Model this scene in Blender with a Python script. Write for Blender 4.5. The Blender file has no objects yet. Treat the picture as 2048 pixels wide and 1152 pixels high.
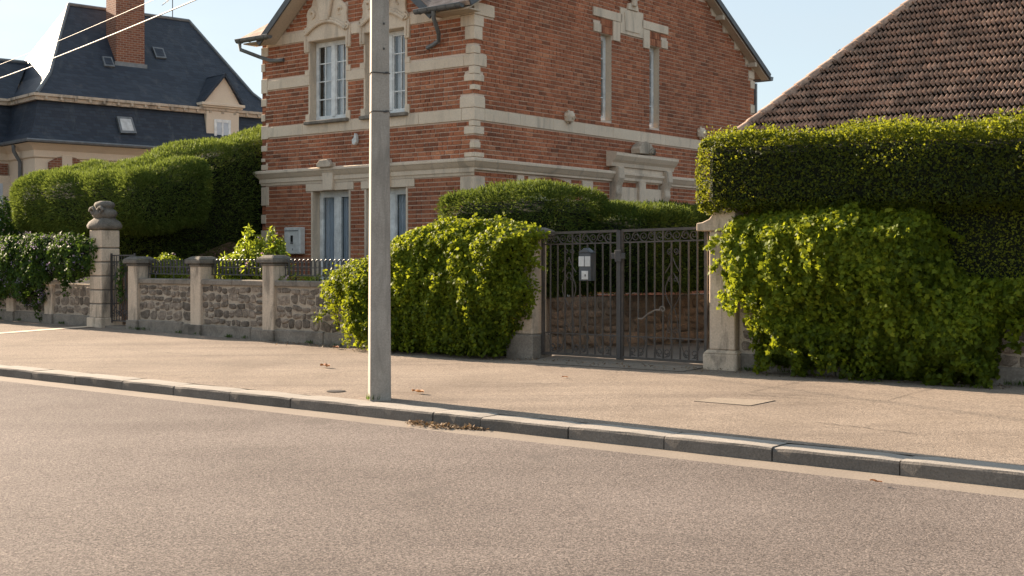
import bpy, bmesh, math, random
import numpy as np
from mathutils import Matrix, Vector

random.seed(7)
RNG = np.random.default_rng(11)
S = bpy.context.scene
COL = S.collection
cos, sin, pi, rad = math.cos, math.sin, math.pi, math.radians

# ------------------------------------------------------------------ frame of the street
TH = rad(38.3)
CT, ST = cos(TH), sin(TH)
F, HOR, EYE = 2500.0, 515.0, 1.6            # focal length in photo pixels, horizon row, eye height


def W(u, v, z=0.0):                          # street coordinates (along, away, up) -> world
    return Vector((CT * u + ST * v, -ST * u + CT * v, z))


# ------------------------------------------------------------------ camera, sky, sun, exposure
cd = bpy.data.cameras.new('camera')
cam = bpy.data.objects.new('camera', cd)
COL.objects.link(cam)
cam.location = (0, 0, EYE)
cam.rotation_euler = (pi / 2, 0, 0)
cd.sensor_width = 36
cd.lens = F / 2048 * 36
cd.shift_y = -(576 - HOR) / 2048
cd.clip_start = 0.1
cd.clip_end = 2000
S.camera = cam

SUN_EL, SUN_AZ = 20.0, 2.0                   # elevation; degrees behind the wall line
e_, a_ = rad(SUN_EL), rad(SUN_AZ)
TO_SUN = W(-cos(e_) * cos(a_), cos(e_) * sin(a_), sin(e_))
sd = bpy.data.lights.new('sun', 'SUN')
sd.energy = 4.7
sd.angle = rad(0.55)
sd.color = (1.0, 0.80, 0.60)
sun = bpy.data.objects.new('sun', sd)
COL.objects.link(sun)
sun.rotation_euler = (-TO_SUN).to_track_quat('-Z', 'Y').to_euler()
sun.location = TO_SUN * 50

world = bpy.data.worlds.new('World')
S.world = world
world.use_nodes = True
wn, wl = world.node_tree.nodes, world.node_tree.links
bg = wn['Background']
sky = wn.new('ShaderNodeTexSky')
sky.sky_type = 'NISHITA'
sky.sun_disc = False
sky.sun_elevation = e_
sky.sun_rotation = math.atan2(TO_SUN.x, TO_SUN.y)
sky.air_density = 1.0
sky.dust_density = 0.7
sky.ozone_density = 1.0
tc = wn.new('ShaderNodeTexCoord')
mp = wn.new('ShaderNodeMapping')
mp.inputs['Scale'].default_value = (1.0, 1.0, 3.2)
nz = wn.new('ShaderNodeTexNoise')
nz.inputs['Scale'].default_value = 2.1
nz.inputs['Detail'].default_value = 7
nz.inputs['Roughness'].default_value = 0.55
rp = wn.new('ShaderNodeValToRGB')
rp.color_ramp.elements[0].position = 0.36
rp.color_ramp.elements[0].color = (0.60, 0.60, 0.60, 1)
rp.color_ramp.elements[1].position = 0.70
rp.color_ramp.elements[1].color = (0.86, 0.86, 0.86, 1)
mx = wn.new('ShaderNodeMix')
mx.data_type = 'RGBA'
mx.inputs['B'].default_value = (3.55, 4.05, 4.35, 1)       # thin high cloud
wl.new(tc.outputs['Generated'], mp.inputs['Vector'])
wl.new(mp.outputs['Vector'], nz.inputs['Vector'])
wl.new(nz.outputs['Fac'], rp.inputs['Fac'])
wl.new(rp.outputs['Color'], mx.inputs['Factor'])
wl.new(sky.outputs['Color'], mx.inputs['A'])
wl.new(mx.outputs['Result'], bg.inputs['Color'])
bg.inputs['Strength'].default_value = 0.05

S.view_settings.view_transform = 'Standard'
S.view_settings.look = 'None'
S.view_settings.gamma = 1
S.view_settings.use_curve_mapping = False
S.view_settings.exposure = 2.02
S.render.engine = 'CYCLES'
S.cycles.use_denoising = True
S.cycles.max_bounces = 6
S.cycles.transparent_max_bounces = 6

# ------------------------------------------------------------------ helpers: frames, rays, things


class Frame:
    def __init__(s, pivot, ang):
        s.p, s.a = Vector(pivot), ang
        s.R = Matrix.Rotation(ang, 3, 'Z')

    def w(s, q):
        return s.p + s.R @ Vector(q)

    def ray(s, px, py):
        d = Vector(((px - 1024) / F, 1.0, (HOR - py) / F))
        Ri = s.R.transposed()
        return Ri @ (Vector((0, 0, EYE)) - s.p), Ri @ d

    def hit(s, px, py, p0, n):               # where the sight line meets a real plane of this frame
        o, d = s.ray(px, py)
        p0, n = Vector(p0), Vector(n)
        k = (p0 - o).dot(n) / d.dot(n)
        return o + d * k

    def at(s, px, py, axis, c):
        n = [0, 0, 0]
        n[axis] = 1
        p0 = [0, 0, 0]
        p0[axis] = c
        return s.hit(px, py, p0, n)


ROAD = Frame((0, 0, 0), -TH)
ORG = {}
FRM = {}


def fr(px, py, v):                           # (u, z) on a plane parallel to the street
    q = ROAD.at(px, py, 1, v)
    return q.x, q.z


def sd_(px, py, u):                          # (v, z) on a plane square to the street
    q = ROAD.at(px, py, 0, u)
    return q.y, q.z


def tag(o, label=None, cat=None, group=None, kind=None):
    if label:
        o['label'] = label
    if cat:
        o['category'] = cat
    if group:
        o['group'] = group
    if kind:
        o['kind'] = kind
    return o


def thing(name, label, cat, org, frame=ROAD, group=None, kind='thing'):
    o = bpy.data.objects.new(name, None)
    o.empty_display_size = 0.2
    COL.objects.link(o)
    o.location = frame.w(org)
    o.rotation_euler = (0, 0, frame.a)
    ORG[o.name] = Vector(org)
    FRM[o.name] = frame
    return tag(o, label, cat, group, kind)


class MB:
    """collects shapes; build() links them as ONE mesh object"""

    def __init__(s, fn=None):
        s.V, s.F, s.fn = [], [], fn
        s.tint = []

    def v(s, p):
        s.V.append(tuple(s.fn(*p)) if s.fn else tuple(p))
        return len(s.V) - 1

    def face(s, idx):
        s.F.append(tuple(idx))

    def box(s, x0, x1, y0, y1, z0, z1):
        i = [s.v(p) for p in ((x0, y0, z0), (x1, y0, z0), (x1, y1, z0), (x0, y1, z0), (x0, y0, z1), (x1, y0, z1), (x1, y1, z1), (x0, y1, z1))]
        for f in ((0, 3, 2, 1), (4, 5, 6, 7), (0, 1, 5, 4), (1, 2, 6, 5), (2, 3, 7, 6), (3, 0, 4, 7)):
            s.face([i[k] for k in f])
        return s

    def cbox(s, c, sx, sy, sz):
        return s.box(c[0] - sx / 2, c[0] + sx / 2, c[1] - sy / 2, c[1] + sy / 2, c[2] - sz / 2, c[2] + sz / 2)

    def taper(s, x0, x1, y0, y1, z0, z1, ins):
        i = [s.v(p) for p in ((x0, y0, z0), (x1, y0, z0), (x1, y1, z0), (x0, y1, z0), (x0 + ins, y0 + ins, z1), (x1 - ins, y0 + ins, z1), (x1 - ins, y1 - ins, z1), (x0 + ins, y1 - ins, z1))]
        for f in ((0, 3, 2, 1), (4, 5, 6, 7), (0, 1, 5, 4), (1, 2, 6, 5), (2, 3, 7, 6), (3, 0, 4, 7)):
            s.face([i[k] for k in f])
        return s

    def prism(s, poly, ax, lo, hi):
        """polygon in the two axes other than ax, pushed along ax"""
        def mk(a, b, c):
            return {0: (c, a, b), 1: (a, c, b), 2: (a, b, c)}[ax]
        A = [s.v(mk(a, b, lo)) for a, b in poly]
        B = [s.v(mk(a, b, hi)) for a, b in poly]
        n = len(poly)
        s.face(A[::-1])
        s.face(B)
        for k in range(n):
            s.face((A[k], A[(k + 1) % n], B[(k + 1) % n], B[k]))
        return s

    def slab(s, pts, thick):
        """planar polygon in space given a thickness along its normal (downwards)"""
        P = [Vector(p) for p in pts]
        n = (P[1] - P[0]).cross(P[2] - P[0]).normalized()
        if n.z < 0:
            n = -n
        A = [s.v(p) for p in P]
        B = [s.v(p - n * thick) for p in P]
        k = len(P)
        s.face(A)
        s.face(B[::-1])
        for i in range(k):
            s.face((A[i], B[i], B[(i + 1) % k], A[(i + 1) % k]))
        return s

    def tube(s, pts, r, n=6, closed=False):
        P = [Vector(p) for p in pts]
        rs = r if isinstance(r, (list, tuple)) else [r] * len(P)
        rings = []
        up = None
        for k, p in enumerate(P):
            a = P[k - 1] if k else (P[-1] if closed else p)
            b = P[k + 1] if k < len(P) - 1 else (P[0] if closed else p)
            t = (b - a).normalized()
            if up is None:
                up = t.orthogonal().normalized()
                if abs(t.z) > 0.9:
                    up = Vector((1, 1, 0)).normalized()
                    up = (up - t * up.dot(t)).normalized()
            up = (up - t * up.dot(t))
            up = up.normalized() if up.length > 1e-6 else t.orthogonal().normalized()
            w = t.cross(up)
            rings.append([s.v(p + (up * cos(2 * pi * j / n) + w * sin(2 * pi * j / n)) * rs[k]) for j in range(n)])
        m = len(rings)
        for k in range(m if closed else m - 1):
            A, B = rings[k], rings[(k + 1) % m]
            for j in range(n):
                s.face((A[j], A[(j + 1) % n], B[(j + 1) % n], B[j]))
        if not closed:
            s.face(rings[0][::-1])
            s.face(rings[-1])
        return s

    def lathe(s, prof, c, n=16, sq=0.0):
        rings = []
        for r, z in prof:
            ring = []
            for j in range(n):
                a = 2 * pi * (j + 0.5) / n
                ca, sa = cos(a), sin(a)
                k = 1.0 / max(abs(ca), abs(sa)) if sq else 1.0
                k = 1 + (k - 1) * sq
                ring.append(s.v((c[0] + r * ca * k, c[1] + r * sa * k, c[2] + z)))
            rings.append(ring)
        for A, B in zip(rings, rings[1:]):
            for j in range(n):
                s.face((A[j], A[(j + 1) % n], B[(j + 1) % n], B[j]))
        s.face(rings[0][::-1])
        s.face(rings[-1])
        return s

    def mesh(s, name, org=Vector((0, 0, 0)), bevel=0.0, smooth=False, seg=1, recalc=True):
        me = bpy.data.meshes.new(name)
        me.from_pydata([(x - org.x, y - org.y, z - org.z) for x, y, z in s.V], [], s.F)
        if s.tint:
            at = me.attributes.new('tint', 'FLOAT', 'FACE')
            at.data.foreach_set('value', np.array(s.tint, dtype=np.float32))
        if recalc or bevel:
            bm = bmesh.new()
            bm.from_mesh(me)
            if recalc:
                bmesh.ops.recalc_face_normals(bm, faces=bm.faces)
            if bevel:
                ed = [e for e in bm.edges if len(e.link_faces) == 2 and e.calc_face_angle(0) > 0.5]
                bmesh.ops.bevel(bm, geom=ed, offset=bevel, segments=seg, affect='EDGES', profile=0.6, clamp_overlap=True)
            bm.to_mesh(me)
            bm.free()
        if smooth:
            me.polygons.foreach_set('use_smooth', [True] * len(me.polygons))
            if smooth != 'all':
                me.set_sharp_from_angle(angle=rad(40))
        return me


def part(parent, name, mb, mat, bevel=0.0, smooth=False, seg=1, label=None, kind=None, recalc=True):
    me = mb.mesh(name, ORG[parent.name], bevel, smooth, seg, recalc)
    me.materials.append(mat)
    o = bpy.data.objects.new(name, me)
    COL.objects.link(o)
    o.parent = parent
    ORG[o.name] = ORG[parent.name]
    return tag(o, label, None, None, kind)


def piece(parent, name, me, pos, rot=(0, 0, 0), scl=(1, 1, 1), label=None):
    o = bpy.data.objects.new(name, me)
    COL.objects.link(o)
    o.parent = parent
    o.location = Vector(pos) - ORG[parent.name]
    o.rotation_euler = rot
    o.scale = scl
    return tag(o, label)


def solo(name, label, cat, org, mb, mat, frame=ROAD, group=None, kind='thing', bevel=0.0, smooth=False, seg=1):
    org = Vector(org)
    me = mb.mesh(name, org, bevel, smooth, seg)
    me.materials.append(mat)
    o = bpy.data.objects.new(name, me)
    COL.objects.link(o)
    o.location = frame.w(org)
    o.rotation_euler = (0, 0, frame.a)
    ORG[o.name] = org
    return tag(o, label, cat, group, kind)


# ------------------------------------------------------------------ materials


def newmat(name):
    m = bpy.data.materials.new(name)
    m.use_nodes = True
    return m, m.node_tree.nodes, m.node_tree.links, m.node_tree.nodes['Principled BSDF']


def ramp(n, cols, pos):
    r = n.new('ShaderNodeValToRGB')
    e = r.color_ramp.elements
    while len(e) < len(cols):
        e.new(0.5)
    for k, (c, p) in enumerate(zip(cols, pos)):
        e[k].position = p
        e[k].color = (*c, 1)
    return r


def noise(n, l, vec, scale, detail=6, rough=0.6, dist=0.0):
    t = n.new('ShaderNodeTexNoise')
    t.inputs['Scale'].default_value = scale
    t.inputs['Detail'].default_value = detail
    t.inputs['Roughness'].default_value = rough
    t.inputs['Distortion'].default_value = dist
    l.new(vec, t.inputs['Vector'])
    return t.outputs['Fac']


def mixc(n, l, fac, a, b, mode='MIX'):
    m = n.new('ShaderNodeMix')
    m.data_type = 'RGBA'
    m.blend_type = mode
    for key, val in (('Factor', fac), ('A', a), ('B', b)):
        s = m.inputs[key]
        if isinstance(val, (int, float)):
            s.default_value = val
        elif isinstance(val, tuple):
            s.default_value = (*val, 1)
        else:
            l.new(val, s)
    return m.outputs['Result']


def mth(n, l, op, a, b=None):
    m = n.new('ShaderNodeMath')
    m.operation = op
    for k, x in enumerate((a, b)):
        if x is None:
            continue
        if isinstance(x, (int, float)):
            m.inputs[k].default_value = x
        else:
            l.new(x, m.inputs[k])
    return m.outputs[0]


def surf(name, cols, scale=3.0, fine=40.0, finevar=0.35, rough=0.85, bump=0.3, bdist=0.01, bscale=None, spec=0.3, stain=None, objvar=0.0, metal=0.0, stretch=None, speck=None, streak=None):
    """mottled mineral surface: large patches, fine grain, optional dark weathering stains and per-piece variation"""
    m, n, l, b = newmat(name)
    g = n.new('ShaderNodeNewGeometry')
    vec = g.outputs['Position']
    if stretch:
        mpn = n.new('ShaderNodeMapping')
        mpn.inputs['Scale'].default_value = stretch
        l.new(vec, mpn.inputs['Vector'])
        vec2 = mpn.outputs['Vector']
    else:
        vec2 = vec
    r = ramp(n, cols, [0.3 + 0.4 * k / max(1, len(cols) - 1) for k in range(len(cols))])
    l.new(noise(n, l, vec2, scale, 6, 0.62), r.inputs['Fac'])
    c = r.outputs['Color']
    fn = noise(n, l, vec, fine, 4, 0.7)
    fr_ = ramp(n, [(1 - finevar,) * 3, (1 + finevar * 0.6,) * 3], [0.32, 0.68])
    l.new(fn, fr_.inputs['Fac'])
    c = mixc(n, l, 1.0, c, fr_.outputs['Color'], 'MULTIPLY')
    if speck:
        vo = n.new('ShaderNodeTexVoronoi')
        vo.inputs['Scale'].default_value = speck[0]
        l.new(vec, vo.inputs['Vector'])
        sr = ramp(n, [speck[1], (1, 1, 1), speck[2]], [0.12, 0.5, 0.9])
        l.new(vo.outputs['Color'], sr.inputs['Fac'])
        c = mixc(n, l, speck[3], c, sr.outputs['Color'], 'MULTIPLY')
    if stain:
        sc, col, lo, hi, st_ = stain
        mp2 = n.new('ShaderNodeMapping')
        mp2.inputs['Scale'].default_value = st_
        l.new(vec, mp2.inputs['Vector'])
        sr = ramp(n, [(0, 0, 0), (1, 1, 1)], [lo, hi])
        l.new(noise(n, l, mp2.outputs['Vector'], sc, 7, 0.65, 0.6), sr.inputs['Fac'])
        c = mixc(n, l, sr.outputs['Color'], c, col)
    if streak:
        mp3 = n.new('ShaderNodeMapping')
        mp3.inputs['Rotation'].default_value = (0, 0, TH)
        mp3.inputs['Scale'].default_value = (streak[0], streak[1], 1)
        l.new(vec, mp3.inputs['Vector'])
        s3 = ramp(n, [streak[2], (1, 1, 1), streak[3]], [0.34, 0.5, 0.68])
        l.new(noise(n, l, mp3.outputs['Vector'], 1.0, 6, 0.62, 0.3), s3.inputs['Fac'])
        c = mixc(n, l, 1.0, c, s3.outputs['Color'], 'MULTIPLY')
    if objvar:
        oi = n.new('ShaderNodeObjectInfo')
        orr = ramp(n, [(1 - objvar,) * 3, (1 + objvar, 1 + objvar * 0.9, 1 + objvar * 0.8)], [0, 1])
        l.new(oi.outputs['Random'], orr.inputs['Fac'])
        c = mixc(n, l, 1.0, c, orr.outputs['Color'], 'MULTIPLY')
    l.new(c, b.inputs['Base Color'])
    b.inputs['Roughness'].default_value = rough
    b.inputs['Specular IOR Level'].default_value = spec
    b.inputs['Metallic'].default_value = metal
    if bump:
        bp = n.new('ShaderNodeBump')
        bp.inputs['Strength'].default_value = bump
        bp.inputs['Distance'].default_value = bdist
        l.new(noise(n, l, vec, bscale or fine, 5, 0.7), bp.inputs['Height'])
        l.new(bp.outputs['Normal'], b.inputs['Normal'])
    return m


def brickmat(name, attr):
    m, n, l, b = newmat(name)
    g = n.new('ShaderNodeNewGeometry')
    if attr:
        a = n.new('ShaderNodeAttribute')
        a.attribute_name = 'tint'
        fac = a.outputs['Fac']
    else:
        a = n.new('ShaderNodeObjectInfo')
        fac = a.outputs['Random']
    r = ramp(n, [(0.24, 0.094, 0.055), (0.39, 0.142, 0.077), (0.48, 0.182, 0.098), (0.54, 0.24, 0.138)], [0.0, 0.25, 0.7, 1.0])
    l.new(fac, r.inputs['Fac'])
    fr_ = ramp(n, [(0.62, 0.62, 0.62), (1.22, 1.2, 1.16)], [0.3, 0.7])
    l.new(noise(n, l, g.outputs['Position'], 24, 5, 0.7), fr_.inputs['Fac'])
    c = mixc(n, l, 1.0, r.outputs['Color'], fr_.outputs['Color'], 'MULTIPLY')
    s2 = ramp(n, [(0.68, 0.68, 0.7), (1.08, 1.04, 1.0)], [0.35, 0.65])
    l.new(noise(n, l, g.outputs['Position'], 0.9, 6, 0.65), s2.inputs['Fac'])
    c = mixc(n, l, 1.0, c, s2.outputs['Color'], 'MULTIPLY')
    l.new(c, b.inputs['Base Color'])
    b.inputs['Roughness'].default_value = 0.9
    b.inputs['Specular IOR Level'].default_value = 0.2
    bp = n.new('ShaderNodeBump')
    bp.inputs['Strength'].default_value = 0.4
    bp.inputs['Distance'].default_value = 0.006
    l.new(noise(n, l, g.outputs['Position'], 90, 4, 0.7), bp.inputs['Height'])
    l.new(bp.outputs['Normal'], b.inputs['Normal'])
    return m


def leafmat(name, cols, trans=0.4, tcol=(0.30, 0.42, 0.03), rough=0.45, spec=0.4, single=False, pos=None):
    m, n, l, b = newmat(name)
    if single:
        a = n.new('ShaderNodeObjectInfo')
        fac = a.outputs['Random']
    else:
        a = n.new('ShaderNodeAttribute')
        a.attribute_name = 'tint'
        fac = a.outputs['Fac']
    r = ramp(n, cols, pos or [k / (len(cols) - 1) for k in range(len(cols))])
    l.new(fac, r.inputs['Fac'])
    l.new(r.outputs['Color'], b.inputs['Base Color'])
    b.inputs['Roughness'].default_value = rough
    b.inputs['Specular IOR Level'].default_value = spec
    tr = n.new('ShaderNodeBsdfTranslucent')
    l.new(mixc(n, l, 0.55, r.outputs['Color'], tcol), tr.inputs['Color'])
    ms = n.new('ShaderNodeMixShader')
    ms.inputs[0].default_value = trans
    l.new(b.outputs[0], ms.inputs[1])
    l.new(tr.outputs[0], ms.inputs[2])
    l.new(ms.outputs[0], n['Material Output'].inputs['Surface'])
    return m


def plain(name, col, rough=0.5, metal=0.0, spec=0.5):
    m, n, l, b = newmat(name)
    g = n.new('ShaderNodeNewGeometry')
    r = ramp(n, [tuple(c * 0.78 for c in col), tuple(min(1, c * 1.12) for c in col)], [0.35, 0.65])
    l.new(noise(n, l, g.outputs['Position'], 6, 5, 0.65), r.inputs['Fac'])
    l.new(r.outputs['Color'], b.inputs['Base Color'])
    b.inputs['Roughness'].default_value = rough
    b.inputs['Metallic'].default_value = metal
    b.inputs['Specular IOR Level'].default_value = spec
    return m


def glassmat(name):
    m, n, l, b = newmat(name)
    n.remove(b)
    tr = n.new('ShaderNodeBsdfTransparent')
    tr.inputs['Color'].default_value = (0.9, 0.93, 0.95, 1)
    gl = n.new('ShaderNodeBsdfGlossy')
    gl.inputs['Roughness'].default_value = 0.02
    fz = n.new('ShaderNodeLayerWeight')
    fz.inputs['Blend'].default_value = 0.5
    g = n.new('ShaderNodeNewGeometry')
    bp = n.new('ShaderNodeBump')
    bp.inputs['Strength'].default_value = 0.06
    bp.inputs['Distance'].default_value = 0.02
    l.new(noise(n, l, g.outputs['Position'], 3.0, 2, 0.5), bp.inputs['Height'])
    l.new(bp.outputs['Normal'], gl.inputs['Normal'])
    ms = n.new('ShaderNodeMixShader')
    l.new(mth(n, l, 'ADD', mth(n, l, 'MULTIPLY', mth(n, l, 'POWER', fz.outputs['Facing'], 3.0), 0.7), 0.11), ms.inputs[0])
    l.new(tr.outputs[0], ms.inputs[1])
    l.new(gl.outputs[0], ms.inputs[2])
    l.new(ms.outputs[0], n['Material Output'].inputs['Surface'])
    return m


M = {}
M['asphalt'] = surf('asphalt', [(0.134, 0.114, 0.105), (0.174, 0.150, 0.139), (0.204, 0.177, 0.165)], 0.35, 48, 0.5, 0.92, 1.0, 0.013, 75, 0.15, streak=(0.07, 0.75, (0.90, 0.90, 0.90), (1.06, 1.06, 1.06)), stain=(0.8, (0.115, 0.10, 0.092), 0.60, 0.74, (1, 1, 1)), speck=(120, (0.50, 0.48, 0.47), (1.75, 1.70, 1.62), 0.85))
M['pavement'] = surf('pavement_asphalt', [(0.215, 0.178, 0.148), (0.255, 0.212, 0.176), (0.29, 0.243, 0.202)], 0.6, 38, 0.28, 0.95, 0.8, 0.009, 70, 0.08, streak=(0.16, 2.2, (0.84, 0.84, 0.85), (1.07, 1.07, 1.06)), speck=(80, (0.66, 0.64, 0.62), (1.35, 1.32, 1.28), 0.7), stain=(0.5, (0.185, 0.150, 0.122), 0.56, 0.74, (1, 1, 1)))
M['gutter'] = surf('gutter_concrete', [(0.205, 0.172, 0.142), (0.265, 0.225, 0.185)], 1.2, 50, 0.2, 0.9, 0.35, 0.005, 80, 0.2)
M['kerb'] = surf('kerb_granite', [(0.125, 0.115, 0.105), (0.185, 0.17, 0.155)], 2.2, 60, 0.28, 0.9, 0.6, 0.009, 45, 0.1, objvar=0.12, stain=(4.0, (0.14, 0.13, 0.12), 0.52, 0.75, (1, 1, 1)))  # kerb face: grime, with its shade also put into the dark colour
M['kerbtop'] = surf('worn_sunlit_granite', [(0.29, 0.265, 0.235), (0.36, 0.33, 0.295)], 2.2, 60, 0.2, 0.9, 0.4, 0.005, 45, 0.1)  # kerb top: foot wear, plus sunlight painted in as a paler tone
M['soil'] = surf('garden_soil', [(0.07, 0.05, 0.035), (0.11, 0.085, 0.055)], 2, 30, 0.3)
M['ground'] = surf('far_ground', [(0.09, 0.10, 0.05), (0.13, 0.12, 0.07)], 0.2, 8, 0.3)
M['drive'] = surf('driveway_gravel', [(0.16, 0.14, 0.125), (0.22, 0.195, 0.17)], 1.2, 40, 0.3, 0.9, 0.6, 0.01, 60)
M['stone'] = surf('cream_limestone', [(0.66, 0.53, 0.405), (0.76, 0.625, 0.49)], 1.6, 35, 0.14, 0.88, 0.35, 0.006, 30, 0.25, stain=(1.8, (0.36, 0.295, 0.235), 0.52, 0.78, (1.8, 1.8, 0.4)))
M['stone2'] = surf('weathered_limestone', [(0.52, 0.42, 0.325), (0.62, 0.51, 0.40)], 2.4, 45, 0.2, 0.9, 0.5, 0.008, 35, 0.25, stain=(2.6, (0.11, 0.098, 0.085), 0.50, 0.72, (1.5, 1.5, 0.45)), objvar=0.06)
M['darkstone'] = surf('lichen_dark_stone', [(0.11, 0.10, 0.088), (0.21, 0.19, 0.165)], 6, 50, 0.35, 0.92, 0.7, 0.012, 30, 0.2)
M['plinth'] = surf('plinth_stone', [(0.20, 0.175, 0.148), (0.29, 0.25, 0.21)], 3, 40, 0.3, 0.92, 0.6, 0.012, 25, 0.2, stain=(2.2, (0.10, 0.088, 0.075), 0.48, 0.7, (1, 1, 1)))
M['mortar'] = surf('lime_mortar', [(0.36, 0.30, 0.24), (0.46, 0.39, 0.315)], 5, 45, 0.25, 0.95, 0.8, 0.012, 30, 0.15)
M['bmortar'] = surf('brick_mortar', [(0.64, 0.50, 0.405), (0.74, 0.60, 0.49)], 1.0, 50, 0.2, 0.95, 0.4, 0.006, 60, 0.15)
M['rubble'] = surf('rubble_stone', [(0.12, 0.10, 0.082), (0.21, 0.175, 0.145), (0.32, 0.27, 0.222)], 13, 55, 0.4, 0.92, 0.9, 0.02, 28, 0.2, objvar=0.38)
M['rubble2'] = surf('brown_rubble_stone', [(0.19, 0.135, 0.098), (0.29, 0.212, 0.155)], 7, 45, 0.35, 0.92, 0.9, 0.02, 28, 0.2, objvar=0.3)  # browner stone for the wall along the drive
M['concrete'] = surf('pole_concrete', [(0.295, 0.268, 0.235), (0.37, 0.338, 0.30)], 3.5, 70, 0.2, 0.85, 0.5, 0.004, 60, 0.3, stain=(3.0, (0.19, 0.172, 0.152), 0.50, 0.72, (2.4, 2.4, 0.35)))
M['brick'] = brickmat('fired_brick', False)
M['brickmass'] = brickmat('fired_brick_mass', True)
M['iron'] = surf('wrought_iron', [(0.048, 0.041, 0.037), (0.085, 0.071, 0.062)], 14, 60, 0.3, 0.55, 0.3, 0.002, 80, 0.5)
M['irondark'] = surf('painted_iron', [(0.035, 0.034, 0.036), (0.055, 0.052, 0.052)], 14, 60, 0.3, 0.45, 0.2, 0.002, 80, 0.5)
M['slate'] = None
M['zinc'] = plain('zinc', (0.17, 0.18, 0.19), 0.5, 0.4)
M['verge'] = plain('slate_verge', (0.075, 0.08, 0.088), 0.5)
M['soffit'] = surf('soffit_boards', [(0.54, 0.445, 0.345), (0.62, 0.52, 0.41)], 2, 30, 0.15)
M['pvc'] = plain('white_window_paint', (0.74, 0.74, 0.73), 0.35)
M['glass'] = glassmat('window_glass')
M['dark'] = plain('dark_room', (0.012, 0.012, 0.013), 0.9)
M['curtain'] = surf('net_curtain', [(0.66, 0.66, 0.67), (0.76, 0.76, 0.76)], 3, 60, 0.1, 0.95, 0)
M['curtain2'] = surf('blue_grey_curtain', [(0.46, 0.50, 0.56), (0.58, 0.62, 0.67)], 3, 60, 0.1, 0.95, 0)
M['whitebox'] = plain('white_enamel', (0.66, 0.66, 0.64), 0.4)
M['cream'] = surf('cream_render', [(0.66, 0.54, 0.42), (0.73, 0.61, 0.48)], 1.2, 40, 0.1, 0.9, 0.2, 0.004, 50)
M['cable'] = plain('pale_cable', (0.34, 0.32, 0.29), 0.6)
M['pvcblue'] = plain('grey_blue_letterbox', (0.06, 0.068, 0.08), 0.45)
M['paper'] = plain('pale_label', (0.55, 0.56, 0.56), 0.6)
M['blade_dark'] = plain('near_black', (0.02, 0.02, 0.02), 0.5)
M['bark'] = surf('bark', [(0.06, 0.045, 0.03), (0.11, 0.08, 0.055)], 8, 60, 0.4)
M['core'] = surf('inner_twigs', [(0.006, 0.009, 0.004), (0.016, 0.02, 0.008)], 6, 30, 0.5, 1.0, 0)
M['deadleaf'] = leafmat('dead_leaf', [(0.09, 0.055, 0.035), (0.20, 0.14, 0.09), (0.33, 0.26, 0.18)], 0.15, (0.35, 0.2, 0.06), 0.7, 0.2)
M['deadleaf1'] = leafmat('dead_leaf_single', [(0.22, 0.08, 0.03), (0.32, 0.15, 0.06)], 0.15, (0.35, 0.2, 0.06), 0.7, 0.2, True)
M['tile'] = surf('clay_roof_tile', [(0.23, 0.155, 0.117), (0.35, 0.245, 0.19), (0.46, 0.345, 0.275)], 4, 45, 0.3, 0.75, 0.4, 0.006, 40, 0.35, objvar=0.22, stain=(5, (0.055, 0.047, 0.042), 0.50, 0.74, (1, 1, 1)))
M['ivy'] = leafmat('creeper_leaf', [(0.045, 0.072, 0.006), (0.098, 0.145, 0.010), (0.175, 0.225, 0.015), (0.28, 0.31, 0.026)], 0.48, (0.40, 0.43, 0.02), 0.6, 0.2)
M['ivy1'] = leafmat('creeper_leaf_single', [(0.06, 0.095, 0.008), (0.11, 0.16, 0.012), (0.19, 0.24, 0.017)], 0.48, (0.40, 0.43, 0.02), 0.6, 0.2, True)
M['ivydark'] = leafmat('dark_ivy_leaf', [(0.018, 0.040, 0.010), (0.034, 0.070, 0.013), (0.066, 0.115, 0.018)], 0.3, (0.20, 0.32, 0.03), 0.65, 0.15)
M['box'] = leafmat('privet_leaf', [(0.012, 0.022, 0.004), (0.026, 0.044, 0.006), (0.052, 0.078, 0.009), (0.17, 0.20, 0.016)], 0.45, (0.42, 0.44, 0.025), 0.55, 0.2)
M['conifer'] = leafmat('cypress_spray', [(0.024, 0.046, 0.010), (0.060, 0.098, 0.019), (0.110, 0.158, 0.032), (0.175, 0.225, 0.05)], 0.30, (0.24, 0.30, 0.04), 0.75, 0.12)
M['shrub'] = leafmat('bright_shrub_leaf', [(0.09, 0.14, 0.012), (0.18, 0.25, 0.02), (0.30, 0.35, 0.035)], 0.45, (0.42, 0.48, 0.03), 0.45, 0.35)
M['lilac'] = leafmat('lilac_petal', [(0.16, 0.12, 0.22), (0.24, 0.19, 0.31), (0.33, 0.28, 0.40)], 0.3, (0.5, 0.42, 0.55), 0.7, 0.2)
M['pink'] = leafmat('pink_petal', [(0.5, 0.3, 0.4), (0.6, 0.42, 0.5)], 0.3, (0.6, 0.4, 0.5), 0.7, 0.2)


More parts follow.
